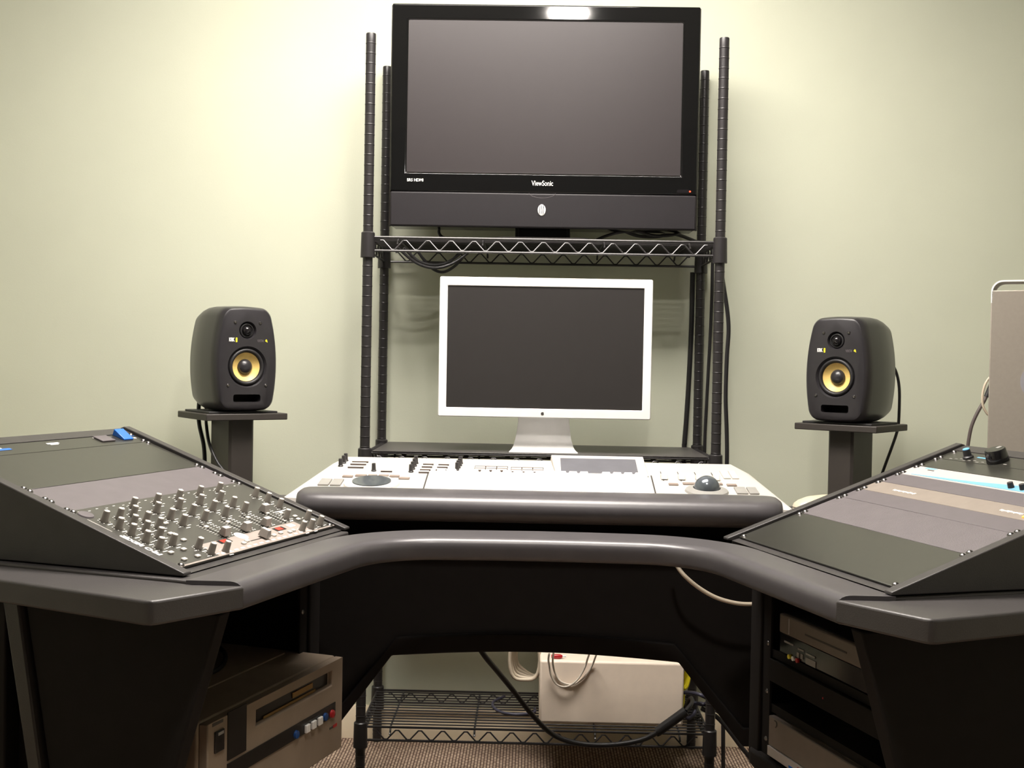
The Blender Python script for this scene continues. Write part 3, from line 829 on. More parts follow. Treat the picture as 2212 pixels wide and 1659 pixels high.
# right cabinet, bottom to top
unit(TRM, 0, 3, 'blank_panel', 'large smooth dark blank panel, lowest and nearest in right cabinet', 'blank panel', M['smooth_panel'])
unit(TRM, 3, 2, 'blank_panel', 'wide grey finely textured blank panel in right cabinet, second from the bottom', 'blank panel', M['text_panel'])
unit(TRM, 5, 1, 'blank_panel', 'narrow grey blank panel in right cabinet, just below the taupe lettered unit', 'blank panel', M['grey_panel'])
tp = unit(TRM, 6, 1, 'rack_interface', 'taupe rack unit with small white lettering and an orange light in right cabinet', 'rack unit', M['taupe'], chassis=0.04)
sq = MB()
for x0, n in ((-0.1594, 10), (0.1274, 8)):
    for k in range(n):
        hh = random.choice((0.0042, 0.0050, 0.0036))
        sq.box(x0 + k * 0.0067, x0 + k * 0.0067 + 0.0052, 0.0175, 0.0175 + hh, 0.003, 0.0034)
        if k % 2: sq.box(x0 + k * 0.0067, x0 + k * 0.0067 + 0.0025, 0.0158, 0.019, 0.003, 0.0034)
sq.build('printed_label', M['white'], tp)
MB().lathe([(0.004, 0.003), (0.0035, 0.005), (0.0, 0.0052)], (0.193, 0.010, 0), n=14).build('indicator_light', mat('orange_lamp', (0.9, 0.4, 0.08), 0.3, emit=(1.0, 0.45, 0.1), estr=0.5), tp)
unit(TRM, 7, 1, 'blank_panel', 'narrow grey blank panel in right cabinet, between taupe unit and white-blue unit', 'blank panel', M['grey_panel'])
wu = unit(TRM, 8, 1, 'rack_processor', 'white and pale blue rack unit with black knobs in right cabinet', 'rack unit', M['silver'], chassis=0.05)
MB().add([(-0.205, 0.004, 0.0031), (0.205, 0.004, 0.0031), (0.205, 0.030, 0.0031), (0.06, 0.024, 0.0031), (-0.04, 0.0135, 0.0031), (-0.205, 0.006, 0.0031),
          (-0.205, 0.004, 0.0035), (0.205, 0.004, 0.0035), (0.205, 0.030, 0.0035), (0.06, 0.024, 0.0035), (-0.04, 0.0135, 0.0035), (-0.205, 0.006, 0.0035)],
         [(0, 1, 2, 3, 4, 5), (6, 7, 8, 9, 10, 11)] + [(i, (i + 1) % 6, 6 + (i + 1) % 6, 6 + i) for i in range(6)]).build('blue_band', M['cyan'], wu)
MB().add([(-0.205, 0.036, 0.003), (-0.180, 0.036, 0.003), (-0.172, 0.0415, 0.003), (-0.205, 0.0415, 0.003), (-0.205, 0.036, 0.0034), (-0.180, 0.036, 0.0034), (-0.172, 0.0415, 0.0034), (-0.205, 0.0415, 0.0034)],
         [(0, 1, 2, 3), (4, 5, 6, 7), (0, 1, 5, 4), (1, 2, 6, 5), (2, 3, 7, 6), (3, 0, 4, 7)]).build('logo_patch', M['cyan'], wu)
MB().box(-0.190, -0.172, 0.0305, 0.0328, 0.003, 0.0036).build('logo_mark', M['darkprint'], wu)
wk = None
for x in (0.0574, 0.0858, 0.1142, 0.1426):
    if wk is None: wk = MB().lathe([(0.0055, 0.0), (0.0048, 0.010), (0.0, 0.0102)], n=16).build('knob', M['knobdark'], wu, loc=(x, 0.0135, 0.003))
    else: inst('knob', wk, wu, (x, 0.0135, 0.003))
unit(TRM, 9, 1, 'blank_panel', 'narrow smooth dark blank panel in right cabinet, just below the unit with the big knob', 'blank panel', M['smooth_panel'])
mc = unit(TRM, 10, 1, 'monitor_controller', 'black rack unit with one big black knob and a blue-capped knob, topmost in right cabinet', 'rack unit', M['smooth_panel'], chassis=0.06)
kb = MB().lathe([(0.010, 0.0), (0.010, 0.003), (0.0075, 0.005), (0.0068, 0.017), (0.0, 0.0172)], n=20).build('knob', M['knobdark'], mc, loc=(-0.1675, 0.019, 0.003))
MB().lathe([(0.0066, 0.0172), (0.0062, 0.0186), (0.0, 0.0188)], n=20).build('knob_cap', M['bluecap'], kb)
kb = MB().lathe([(0.0200, 0.0), (0.0200, 0.002), (0.0185, 0.022), (0.017, 0.0240), (0.0, 0.0242)], n=32).build('knob', M['dome'], mc, loc=(-0.088, 0.021, 0.003))
kb['label'] = 'big black knob'
MB().box(-0.004, 0.004, 0.004, 0.014, 0.0242, 0.0245).build('knob_line', M['consolegrey'], kb)
MB().box(-0.150, -0.122, 0.024, 0.028, 0.003, 0.0034).build('printed_label', M['bluecap'], mc)
sm = MB()
for k in range(9): sm.box(-0.205 + 0.0125 * k, -0.197 + 0.0125 * k, 0.004 + (k % 3) * 0.0025, 0.006 + (k % 3) * 0.0025, 0.003, 0.0034)
sm.box(-0.062, -0.054, 0.010, 0.0125, 0.003, 0.0034)
sm.build('printed_label', M['consolegrey'], mc)

# ---------------------------------------------------------------- editing console in the middle of the desk
con = thing('editing_console', 'white editing console with trackball, jog wheel and keyboard, between the slanted cabinets', 'control surface', (DX, DY, 0.69), DR)
ZC = 0.69
def ring(x0, x1, y0, y1, z0, z1):      # z0 at front, z1 at back
    return [(x0, y0, z0 - ZC), (x1, y0, z0 - ZC), (x1, y1, z1 - ZC), (x0, y1, z1 - ZC)]
body = MB()
body.add([(-0.503, 0.45, 0.803 - ZC), (0.495, 0.45, 0.803 - ZC), (0.437, 0.762, 0.853 - ZC), (-0.450, 0.762, 0.853 - ZC),
          (-0.530, 0.435, 0.793 - ZC), (0.516, 0.435, 0.789 - ZC), (0.487, 0.775, 0.828 - ZC), (-0.491, 0.775, 0.832 - ZC),
          (-0.536, 0.430, 0.772 - ZC), (0.522, 0.430, 0.768 - ZC), (0.492, 0.78, 0.77 - ZC), (-0.496, 0.78, 0.77 - ZC),
          (-0.52, 0.45, 0.762 - ZC), (0.506, 0.45, 0.762 - ZC), (0.47, 0.765, 0.762 - ZC), (-0.475, 0.765, 0.762 - ZC)],
         [(0, 1, 2, 3)] + [(a * 4 + i, (a + 1) * 4 + i, (a + 1) * 4 + (i + 1) % 4, a * 4 + (i + 1) % 4) for a in range(3) for i in range(4)] + [(15, 14, 13, 12)])
body.build('body', M['console'], con, 0.006, 3)
MB().box(-0.50, 0.49, 0.53, 0.75, 0.0, 0.762 - ZC).build('riser', M['under'], con)
# wrist rest: rounded roll along the front edge
def roll(x, k):
    pr = [(0.460, 0.7580), (0.405, 0.7560), (0.397, 0.7562), (0.386, 0.7590), (0.377, 0.7650), (0.3725, 0.7730), (0.3705, 0.7820), (0.3715, 0.7900), (0.3750, 0.7980), (0.3815, 0.8050), (0.390, 0.8095), (0.400, 0.8120), (0.408, 0.8130), (0.440, 0.8150), (0.456, 0.8155), (0.462, 0.8140)]
    cy, cz = 0.43, 0.785
    return [(x, cy + (y - cy) * k if y < cy else y, cz + (z - cz) * (0.55 + 0.45 * k) - ZC) for y, z in pr]
xs = [(-0.494, 0.35), (-0.493, 0.55), (-0.489, 0.75), (-0.480, 0.90), (-0.465, 0.98), (-0.44, 1.0), (0.43, 1.0), (0.458, 0.98), (0.473, 0.90), (0.482, 0.75), (0.486, 0.55), (0.487, 0.35)]
MB().loft([roll(x, k) for x, k in xs]).build('wrist_rest', M['pad'], con, angle=60)
# things on the sloping top: local plane frame (s across, t up the slope)
cd = Vector((0, 0.31, 0.05)).normalized()
CPM = frame(Vector((0, 0.45, 0.803 - ZC)), Vector((1, 0, 0)), cd, Vector((1, 0, 0)).cross(cd))
def cp(mb): return moved(mb, CPM)
kmb = MB().lathe([(0.0058, 0.0), (0.0058, 0.002), (0.0048, 0.003), (0.0042, 0.0175), (0.0, 0.018)], n=14)
k0 = None
eul = CPM.to_euler()
for s, tt in ((-.4505, .2202), (-.4485, .2486), (-.4471, .2692), (-.3701, .1835), (-.287, .1809), (-.286, .2058), (-.2852, .2336), (-.2845, .2579), (-.1865, .206), (-.1855, .2258), (-.184, .2458), (-.1831, .2662)):
    p = CPM @ Vector((s, tt, 0))
    if k0 is None:
        k0 = kmb.build('knob', M['knobdark'], con, loc=p); k0.rotation_euler = eul
    else:
        inst('knob', k0, con, p, eul)
for (s0, t0), (s1, t1) in (((-0.4305, 0.2607), (-0.3946, 0.2636)), ((-0.4306, 0.2379), (-0.396, 0.2407)), ((-0.4318, 0.2098), (-0.3976, 0.2126)), ((-0.3535, 0.181), (-0.3293, 0.1829)), ((-0.2671, 0.2512), (-0.2443, 0.253)), ((-0.2676, 0.2271), (-0.2449, 0.2289)), ((-0.2687, 0.201), (-0.2462, 0.2028)), ((-0.2692, 0.1785), (-0.2473, 0.1803)), ((-0.2319, 0.25), (-0.2091, 0.2519)), ((-0.2327, 0.2259), (-0.21, 0.2278)), ((-0.2334, 0.2023), (-0.2109, 0.2041))):
    tm = (t0 + t1) / 2
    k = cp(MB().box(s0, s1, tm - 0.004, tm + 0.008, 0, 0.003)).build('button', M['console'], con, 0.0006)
    cp(MB().box(s0, s1 + 0.001, tm - 0.0075, tm - 0.004, 0, 0.0030)).build('button_front_shade', M['consoleshade'], k)  # dark strip painted in as the shaded front side of the button
for x0, x1, y0, y1 in ((-0.1485, -0.0740, 0.199, 0.252), (-0.0665, 0.0065, 0.191, 0.249)):
    for i in range(3):
        for j in range(3):
            sx = x0 + (x1 - x0) * i / 3; sy = y0 + (y1 - y0) * j / 3
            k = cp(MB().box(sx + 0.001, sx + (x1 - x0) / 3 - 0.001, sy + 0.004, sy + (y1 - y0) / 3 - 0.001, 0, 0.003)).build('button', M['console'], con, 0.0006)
            cp(MB().box(sx, sx + (x1 - x0) / 3, sy - 0.001, sy + 0.0036, 0, 0.0030)).build('button_front_shade', M['consoleshade'], k)  # same painted shade along the front of each grid button
for s0, s1, tm in ((-.4302, -.4075, .1282), (-.4039, -.3792, .1378), (-.3764, -.3564, .139), (-.3533, -.3314, .14), (-.329, -.3071, .138), (-.3067, -.2831, .1215), (.2755, .2963, .1174), (.3067, .3336, .1256), (.3847, .3921, .128), (.4005, .4213, .1207)):
    cp(MB().box(s0, s1, tm - 0.006, tm + 0.006, 0, 0.003)).build('transport_key', M['consoletan'], con, 0.0008)
for x0, x1 in ((-.4700, -.4470), (-.4440, -.4215), (.4115, .4350), (.4380, .4580)):
    cp(MB().box(x0, x1, 0.052, 0.100, 0, 0.004)).build('select_pad', M['consolegrey'], con, 0.001)
j = cp(MB().lathe([(0.060, 0.0), (0.058, 0.004), (0.046, 0.007), (0.042, 0.007)], (-0.358, 0.072, 0), (0, 0, 1), 40)).build('jog_wheel', M['console'], con)
cp(MB().lathe([(0.0425, 0.004), (0.041, 0.009), (0.030, 0.010), (0.0, 0.0085)], (-0.358, 0.072, 0), (0, 0, 1), 40)).build('wheel_disc', M['ball'], j)
kbm = MB().box(-0.238, 0.235, 0.030, 0.182, 0, 0.004)
kb = cp(kbm).build('keyboard', M['keys'], con, 0.001)
key0 = None
for r in range(5):
    for c in range(19):
        if c == 14: continue
        p = CPM @ Vector((-0.230 + c * 0.0242, 0.036 + r * 0.0285, 0.004))
        if key0 is None:
            key0 = MB().loft([[(0, 0, 0), (0.0222, 0, 0), (0.0222, 0.026, 0), (0, 0.026, 0)], [(0.003, 0.003, 0.006), (0.019, 0.003, 0.006), (0.019, 0.023, 0.0075), (0.003, 0.023, 0.0075)]])  .build('key', M['keys'], kb, loc=p, rot=CPM.to_euler())
        else:
            inst('key', key0, kb, p, CPM.to_euler())
for (x0, x1, xb0, xb1) in ((-0.246, -0.243, -0.250, -0.247), (0.239, 0.242, 0.243, 0.246)):
    cp(MB().add([(x0, 0.03, 0), (x1, 0.03, 0), (xb1, 0.19, 0), (xb0, 0.19, 0), (x0, 0.03, 0.001), (x1, 0.03, 0.001), (xb1, 0.19, 0.001), (xb0, 0.19, 0.001)], [(0, 1, 2, 3), (4, 5, 6, 7), (0, 1, 5, 4), (1, 2, 6, 5), (2, 3, 7, 6), (3, 0, 4, 7)])).build('panel_joint', M['darkprint'], con)
lc = cp(MB().add([(0.034, 0.178, 0), (0.238, 0.178, 0), (0.238, 0.315, 0), (0.022, 0.315, 0), (0.034, 0.178, 0.003), (0.238, 0.178, 0.003), (0.236, 0.312, 0.0135), (0.024, 0.312, 0.0135)], [(0, 1, 2, 3), (4, 5, 6, 7), (0, 1, 5, 4), (1, 2, 6, 5), (2, 3, 7, 6), (3, 0, 4, 7)])).build('screen_housing', M['console'], con, 0.0015)
cp(MB().add([(0.0455, 0.188, 0.0042), (0.2165, 0.188, 0.0042), (0.2165, 0.288, 0.0124), (0.0445, 0.288, 0.0124), (0.0455, 0.188, 0.0022), (0.2165, 0.188, 0.0022), (0.2165, 0.288, 0.0104), (0.0445, 0.288, 0.0104)], [(0, 1, 2, 3), (4, 5, 6, 7), (0, 1, 5, 4), (1, 2, 6, 5), (2, 3, 7, 6), (3, 0, 4, 7)])).build('screen', M['lcd'], lc)
for s in (.272, .3101, .348, .3853):
    cp(MB().box(s - 0.0045, s - 0.0030, 0.150, 0.226, 0, 0.0012)).build('fader_slot', M['darkprint'], con)
    f = cp(MB().loft([[(s - 0.009, 0.155, 0.002), (s + 0.006, 0.155, 0.002), (s + 0.006, 0.180, 0.002), (s - 0.009, 0.180, 0.002)], [(s - 0.008, 0.163, 0.011), (s + 0.005, 0.163, 0.011), (s + 0.005, 0.172, 0.011), (s - 0.008, 0.172, 0.011)]])).build('fader_cap', M['console'], con, 0.001)
cp(MB().box(0.402, 0.418, 0.176, 0.240, 0, 0.003).box(0.421, 0.436, 0.176, 0.240, 0, 0.003)).build('select_pad', M['console'], con, 0.0008)
tb = cp(MB().lathe([(0.046, 0.0), (0.044, 0.004), (0.034, 0.008), (0.029, 0.0085), (0.029, 0.0)], (0.3505, 0.070, 0), (0, 0, 1), 36)).build('trackball_ring', M['consolegrey'], con)
cp(MB().lathe([(0.0275 * math.sin(PI * k / 18), 0.0065 - 0.0275 * math.cos(PI * k / 18)) for k in range(5, 19)], (0.3505, 0.070, 0), (0, 0, 1), 36)).build('trackball', M['ball'], con, angle=80)

# small pale mouse on the desk beside the console
ms = thing('computer_mouse', 'cream rounded computer mouse lying behind the right slanted cabinet, by the console corner', 'mouse', (0.645, 2.575, 0.755), math.radians(18))
def mring(a, zs):
    return [(0.058 * a * math.copysign(abs(math.cos(2 * PI * i / 32)) ** 0.8, math.cos(2 * PI * i / 32)), 0.031 * a * math.copysign(abs(math.sin(2 * PI * i / 32)) ** 0.8, math.sin(2 * PI * i / 32)), zs(math.cos(2 * PI * i / 32))) for i in range(32)]
MB().loft([mring(a, (lambda c, z=z: z)) for a, z in ((0.86, 0.0), (0.96, 0.003), (1.0, 0.008), (0.98, 0.0115))]).build('base_shell', M['mouse'], ms)
MB().loft([mring(a, (lambda c, z=z, k=k: z + k * c)) for a, z, k in ((0.96, 0.0125, 0.001), (1.0, 0.015, 0.002), (0.95, 0.024, 0.004), (0.80, 0.031, 0.005), (0.5, 0.036, 0.003), (0.2, 0.0375, 0.001))]).build('top_shell', M['mouse'], ms, angle=70)

# ---------------------------------------------------------------- aluminium tower on the right wing
TX0, TW_, TD_, TY, TZ = 0.986, 0.206, 0.475, 2.490, 0.755
tw = thing('tower_computer', 'tall aluminium tower computer with top handles at the right edge, beyond the right cabinet', 'computer', (TX0, TY, TZ), math.radians(-26))
MB().box(0, TW_, 0.0, TD_, 0.022, 0.497).build('case', M['aluside'], tw, 0.002)
def handle(y0, zf):
    o, i = [], []
    r, th, zt = 0.024, 0.0035, 0.519
    for k in range(9):
        a = PI - PI / 2 * k / 8
        o.append((r + r * math.cos(a), zt - r + r * math.sin(a)))
        i.append((r + (r - th) * math.cos(a), zt - r + (r - th) * math.sin(a)))
    o2 = [(TW_ - x, z) for x, z in reversed(o)]; i2 = [(TW_ - x, z) for x, z in reversed(i)]
    poly = [(0.0, 0.470)] + o + o2 + [(TW_, 0.470), (TW_ - th, 0.470)] + list(reversed(i2)) + list(reversed(i)) + [(th, 0.470)]
    MB().prism(poly, y0, y0 + 0.085, 'y').build('handle', M['alu'], tw)
handle(0.0, 1); handle(TD_ - 0.085, 1)
for y in (0.03, TD_ - 0.07): MB().box(0.02, TW_ - 0.02, y, y + 0.04, 0.0, 0.022).build('foot', M['aluside'], tw)
MB().lathe([(0.041, -0.0012), (0.041, 0.001)], (0.103, 0, 0.302), (0, 1, 0), 40).lathe([(0.006, -0.002), (0.006, 0.0)], (0.103, 0, 0.302), (0, 1, 0), 20).build('fan_grille', M['fan'], tw)
tc_ = thing('power_cable', 'grey-brown cable with black boot rising from behind the right cabinet into the tower computer', 'cable', (0.0, 0.0, 0.0))
MB().tube([(1.0578, 2.660, 1.0447), (1.0539, 2.660, 1.0318), (1.0449, 2.660, 1.0113), (1.0287, 2.660, 0.9811), (1.0177, 2.660, 0.9542), (1.0120, 2.660, 0.9274), (1.0087, 2.660, 0.8920), (1.0094, 2.660, 0.8224)], 0.0042, 8, 8).build('cord', mat('grey_brown_cable', (0.09, 0.072, 0.068), 0.4), tc_, angle=80)
MB().tube([(1.0638, 2.660, 1.0587), (1.0569, 2.660, 1.0393), (1.0489, 2.660, 1.0189)], 0.0060, 10, 4).build('plug_boot', M['rubber'], tc_, angle=80)
cable('network_cable', 'thin cream cable bowing out from the left side of the tower computer', [(1.0315, 2.580, 1.0717), (1.0195, 2.580, 1.0591), (1.0117, 2.580, 1.0424), (1.0082, 2.580, 1.0195), (1.0107, 2.580, 0.9989), (1.0194, 2.580, 0.9835), (1.0298, 2.580, 0.9764)], 0.0028, M['beigecable'])

# ---------------------------------------------------------------- left bay: tape recorder
KV = 0.973
vt = thing('video_recorder', 'big beige video tape recorder with black cassette slot, on the left bay floor', 'video recorder', mw=BLM @ Matrix.Translation((0.466, -0.014, 0.347)))
def vz(z): return (CAMZ - (CAMZ - z) * KV) - 0.347
VW, VH = 0.441, 0.1755
vc = MB().box(-VW, 0.0, 0.004, 0.40, 0.004, VH).build('case', M['vtr'], vt, 0.004)
vf = MB().prism([(-VW + 0.004, 0.003), (0.0, 0.003), (0.0, VH - 0.0015), (-VW + 0.004, VH - 0.0015)], -0.012, 0.004, 'y').build('front_panel', M['vtr'], vt)
cut(vf, MB().box(-0.300, -0.040, -0.03, -0.002, vz(0.4615), vz(0.4895)))
vb = vf.modifiers.new('bevel', 'BEVEL'); vb.width = 0.002; vb.segments = 2; vb.limit_method = 'ANGLE'
MB().box(-0.298, -0.042, -0.0025, -0.0015, vz(0.462), vz(0.489)).build('cassette_door', M['vtrdark'], vt)
MB().box(-0.265, -0.09, -0.0045, -0.003, vz(0.4625), vz(0.467)).box(-0.17, -0.10, -0.0045, -0.003, vz(0.4715), vz(0.481)).build('cassette', M['tape'], vt)
MB().box(-0.384, -0.331, -0.0135, -0.0115, vz(0.4315), vz(0.5095)).build('display_window', M['vtrdark'], vt)
MB().box(-0.384, -0.029, -0.0135, -0.0115, vz(0.4005), vz(0.4265)).build('button_strip', M['vtrdark'], vt)
q0 = None
for x in (-0.141, -0.118, -0.094):
    if q0 is None: q0 = MB().box(-0.007, 0.007, -0.005, 0.0, -0.007, 0.007).build('square_button', M['white'], vt, 0.001, loc=(x * KV, -0.0135, vz(0.409)))
    else: inst('square_button', q0, vt, (x * KV, -0.0135, vz(0.409)))
rb = MB().lathe([(0.0075, 0.0), (0.0068, -0.004), (0.0, -0.0048)], (0, 0, 0), (0, 1, 0), 18)
r0_ = rb.build('round_button', M['bluebtn'], vt, loc=(-0.179 * KV, -0.0135, vz(0.409)))
inst('round_button', r0_, vt, (-0.072 * KV, -0.0135, vz(0.410)))
rb.build('record_button', M['redp'], vt, loc=(-0.045 * KV, -0.0135, vz(0.408)))
MB().box(-0.049, -0.036, -0.0125, -0.0118, vz(0.3785), vz(0.3825)).build('printed_label', M['darkprint'], vt)
MB().box(-0.035, -0.020, -0.0125, -0.0118, vz(0.3775), vz(0.3835)).build('printed_label', M['redp'], vt)
MB().box(-0.425, -0.396, -0.0125, -0.0118, vz(0.4985), vz(0.5035)).build('printed_label', M['darkprint'], vt)
MB().box(-0.420, -0.395, -0.0150, -0.0118, vz(0.4545), vz(0.4885)).build('power_switch', M['vtrdark'], vt, 0.001)
MB().box(-0.414, -0.400, -0.0165, -0.0148, vz(0.482), vz(0.4865)).build('switch_tip', M['consolegrey'], vt)
MB().box(-VW + 0.03, -0.03, 0.095, 0.105, VH - 0.001, VH + 0.0025).build('top_rib', M['vtr'], vt)
for x in (-VW + 0.04, -0.04):
    for y in (0.04, 0.36): MB().cyl((x, y, 0), (x, y, 0.006), 0.012).build('foot', M['rubber'], vt)
cable('patch_cable', 'black cable looped on top of the beige video recorder', [tuple(BLM @ Vector(p)) for p in ((0.42, 0.22, 0.5295), (0.36, 0.16, 0.5290), (0.27, 0.12, 0.5290), (0.18, 0.14, 0.5290), (0.12, 0.20, 0.5290))], 0.0042, M['cable'])

# ---------------------------------------------------------------- right bay: decks on rack shelves
def bthing(name, label, cat, u, n, z, group=None):
    return thing(name, label, cat, mw=BRM @ Matrix.Translation((u, n, z)), group=group)
def rshelf(z, label):
    t = bthing('rack_shelf', label, 'rack shelf', 0.2325, 0.062, z, 'shelves in the right bay')
    MB().box(-0.2285, 0.2285, 0.0, 0.36, -0.004, 0.0).box(-0.2285, 0.2285, -0.0013, 0.0, -0.012, 0.003).build('tray', M['under'], t)
    return t
rshelf(0.5555, 'black rack shelf in the right bay, under the silver and black video deck')
rshelf(0.4545, 'black rack shelf in the right bay, above the lowest silver deck')
d1_ = bthing('video_deck', 'silver and black video deck, uppermost in the right bay', 'video deck', 0.2325, 0.062, 0.556)
DW = 0.190
MB().box(-DW, DW, 0.008, 0.30, 0.004, 0.0755).build('case', M['under'], d1_, 0.002)
MB().box(-DW, DW, -0.004, 0.008, 0.0405, 0.0755).build('upper_face', M['deckface'], d1_, 0.003)
MB().box(-DW, DW, -0.002, 0.008, 0.0052, 0.040).build('lower_face', M['dome'], d1_, 0.001)
for x in (-DW + 0.035, DW - 0.045): MB().box(x, x + 0.0015, -0.0052, -0.003, 0.044, 0.072).build('face_line', M['silver'], d1_)
MB().box(-DW + 0.09, DW - 0.16, -0.0046, -0.0038, 0.055, 0.058).build('printed_label', M['darkprint'], d1_)
mkb = MB()
for x0, x1, z0_, z1_ in ((-.172, -.142, .026, .029), (-.125, -.105, .024, .027), (-.128, -.121, .010, .019), (-.115, -.108, .010, .019), (-.098, -.068, .022, .025), (-.098, -.066, .006, .017)):
    mkb.box(x0, x1, -0.0035, -0.0018, z0_, z1_)
mkb.build('deck_button', M['consolegrey'], d1_)
for x, m in ((-0.152, 'yellow'), (-0.138, 'white'), (-0.124, 'redp')):
    MB().lathe([(0.0042, 0), (0.0042, -0.004), (0, -0.004)], (x, -0.002, 0.0045), (0, 1, 0), 12).build('jack', M[m], d1_)
for x in (-0.15, 0.15): MB().box(x - 0.015, x + 0.015, 0.03, 0.26, 0.0, 0.005).build('foot', M['rubber'], d1_)
r1 = bthing('rack_module', 'plain dark rack module mounted between the two shelves in the right bay', 'rack unit', 0.2325, 0.060, 0.502)
MB().box(-0.2145, 0.2145, -0.008, -0.004, 0.0, 0.0405).build('front_panel', M['under'], r1, 0.001)
MB().box(-0.205, 0.205, -0.004, 0.22, 0.001, 0.038).build('chassis', M['under'], r1)
MB().box(-0.03, -0.027, -0.0086, -0.0078, 0.018, 0.021).build('indicator_light', M['redp'], r1)
tb_ = bthing('carton', 'small tan box lying on the lower shelf inside the right bay', 'box', 0.150, 0.14, 0.4545)
MB().box(-0.040, 0.040, 0.0, 0.09, 0.0, 0.044).build('carton_body', M['deckface'], tb_, 0.002)
d3 = bthing('disc_deck', 'silver disc deck on the floor of the right bay, lowest in the stack', 'disc player', 0.2325, 0.055, 0.360)
DW3 = 0.208
MB().box(-DW3, DW3, 0.008, 0.30, 0.004, 0.079).build('case', M['deckface'], d3, 0.002)
MB().box(-DW3, DW3, -0.004, 0.008, 0.024, 0.079).build('upper_face', M['deckface'], d3, 0.002)
MB().box(-DW3, DW3, -0.006, 0.008, 0.006, 0.0235).build('lower_face', M['silver'], d3, 0.001)
MB().tube([(-DW3 + 0.022, -0.0045, 0.075), (-DW3 + 0.029, -0.0045, 0.074), (-DW3 + 0.030, -0.0045, 0.068), (-DW3 + 0.026, -0.0045, 0.064)], 0.0012, 6, 4).build('printed_mark', M['darkprint'], d3)
MB().box(-0.13, -0.10, -0.0066, -0.0058, 0.009, 0.013).build('printed_label', M['blue'], d3)
MB().box(-0.10, -0.055, -0.0066, -0.0058, 0.011, 0.020).build('printed_label', M['redp'], d3)
MB().box(0.0, 0.010, -0.0066, -0.0058, 0.012, 0.019).build('indicator_light', M['green'], d3)
for x in (-0.16, 0.16): MB().box(x - 0.015, x + 0.015, 0.03, 0.26, 0.0, 0.005).build('foot', M['rubber'], d3)

# ---------------------------------------------------------------- things on the bottom shelf and loose cables
zs = 0.1482
bx = thing('metal_box', 'cream metal equipment box on the bottom wire shelf', 'box', (0.2205, 2.945, zs))
MB().box(-0.186, 0.186, 0.0, 0.24, 0.0, 0.163).build('case', M['boxw'], bx, 0.006, 3)
MB().box(-0.1865, -0.150, 0.05, 0.22, 0.05, 0.12).build('side_vent', M['boxw'], bx, 0.002)
cl_ = MB()
for k in range(5):
    ph = 0.35 * k
    pts = [(-0.005 + 0.040 * math.cos(a) + 0.004 * k, 3.035 + 0.018 * k - 0.02, 0.292 + 0.058 * math.sin(a) + 0.006 * math.sin(3 * a + ph)) for a in [2 * PI * i / 24 for i in range(25)]]
    cl_.tube(pts, 0.0048, 8)
tag(cl_.build('cable_coil', M['beigecable'], angle=80), 'coil of beige cable leaning against the cream metal box', 'cable')
cable('looped_cord', 'white cord hanging in a loop in front of the cream metal box', [(0.055, 2.80, 0.365), (0.055, 2.88, 0.33), (0.058, 2.925, 0.305), (0.064, 2.9325, 0.275), (0.080, 2.9325, 0.252), (0.105, 2.9325, 0.248), (0.130, 2.9325, 0.265), (0.148, 2.9325, 0.295), (0.156, 2.92, 0.325), (0.158, 2.85, 0.36)], 0.0026, M['whitecable'])
cable('looped_cord', 'second white cord loop beside the first on the cream metal box', [(0.066, 2.80, 0.37), (0.066, 2.88, 0.335), (0.068, 2.925, 0.305), (0.074, 2.9405, 0.28), (0.090, 2.9405, 0.258), (0.120, 2.9405, 0.252), (0.150, 2.9405, 0.272), (0.168, 2.9405, 0.30), (0.176, 2.92, 0.33), (0.178, 2.85, 0.365)], 0.0026, M['whitecable'])
rp_ = thing('red_plug', 'small red plug lying on top of the cream metal box', 'plug', (0.078, 2.965, zs + 0.163))
MB().lathe([(0.004, -0.014), (0.006, -0.010), (0.006, 0.009), (0.003, 0.015)], (0, 0, 0.006), (1, 0, 0), 14).build('plug_body', M['redp'], rp_)
MB().cyl((0.015, 0, 0.006), (0.024, 0, 0.006), 0.002).build('plug_pin', M['chrome'], rp_)
yc = MB()
for k in range(5):
    pts = [(0.424 + 0.012 * math.cos(a) + 0.001 * k, 3.05 + 0.014 * k, 0.262 + 0.046 * math.sin(a + 0.2 * k)) for a in [2 * PI * i / 20 for i in range(21)]]
    yc.tube(pts, 0.0038, 6)
yc.tube([(0.424, 3.09, 0.22), (0.425, 3.08, 0.18), (0.42, 3.07, 0.152)], 0.0038, 6, 5)
tag(yc.build('cable_coil', M['yelcable'], angle=80), 'coil of yellow cable at the right end of the cream metal box', 'cable')
cable('network_cable', 'yellow cable running along the baseboard right of the rack', [(0.5302, 3.200, 0.1204), (0.5527, 3.200, 0.0975), (0.5700, 3.200, 0.0718), (0.5900, 3.200, 0.0475), (0.6097, 3.200, 0.0310), (0.6338, 3.190, 0.0232), (0.7154, 3.180, 0.0194)], 0.004, M['yelcable'])
ad = thing('cable_adapter', 'black cable with thick inline connector hanging across the front of the bottom shelf', 'cable', (0.0, 2.86, 0.12))
MB().tube([(-0.114, -0.260, 0.314), (-0.094, -0.230, 0.277), (-0.068, -0.180, 0.232), (-0.035, -0.120, 0.175), (0.017, -0.050, 0.090), (0.064, 0.002, 0.030), (0.111, 0.008, 0.008), (0.170, 0.008, 0.000), (0.239, 0.008, 0.004), (0.303, 0.008, 0.020), (0.355, 0.008, 0.052)], 0.0065, 10, 8).build('cord', M['cable'], ad, angle=80)
MB().tube([(0.332, 0.008, 0.038), (0.368, 0.008, 0.065), (0.402, 0.008, 0.091)], 0.0125, 12, 4).build('inline_connector', M['rubber'], ad, angle=60)
MB().cyl((0.335, 0.006, 0.028), (0.330, 0.006, 0.040), 0.004).build('latch', M['rubber'], ad)
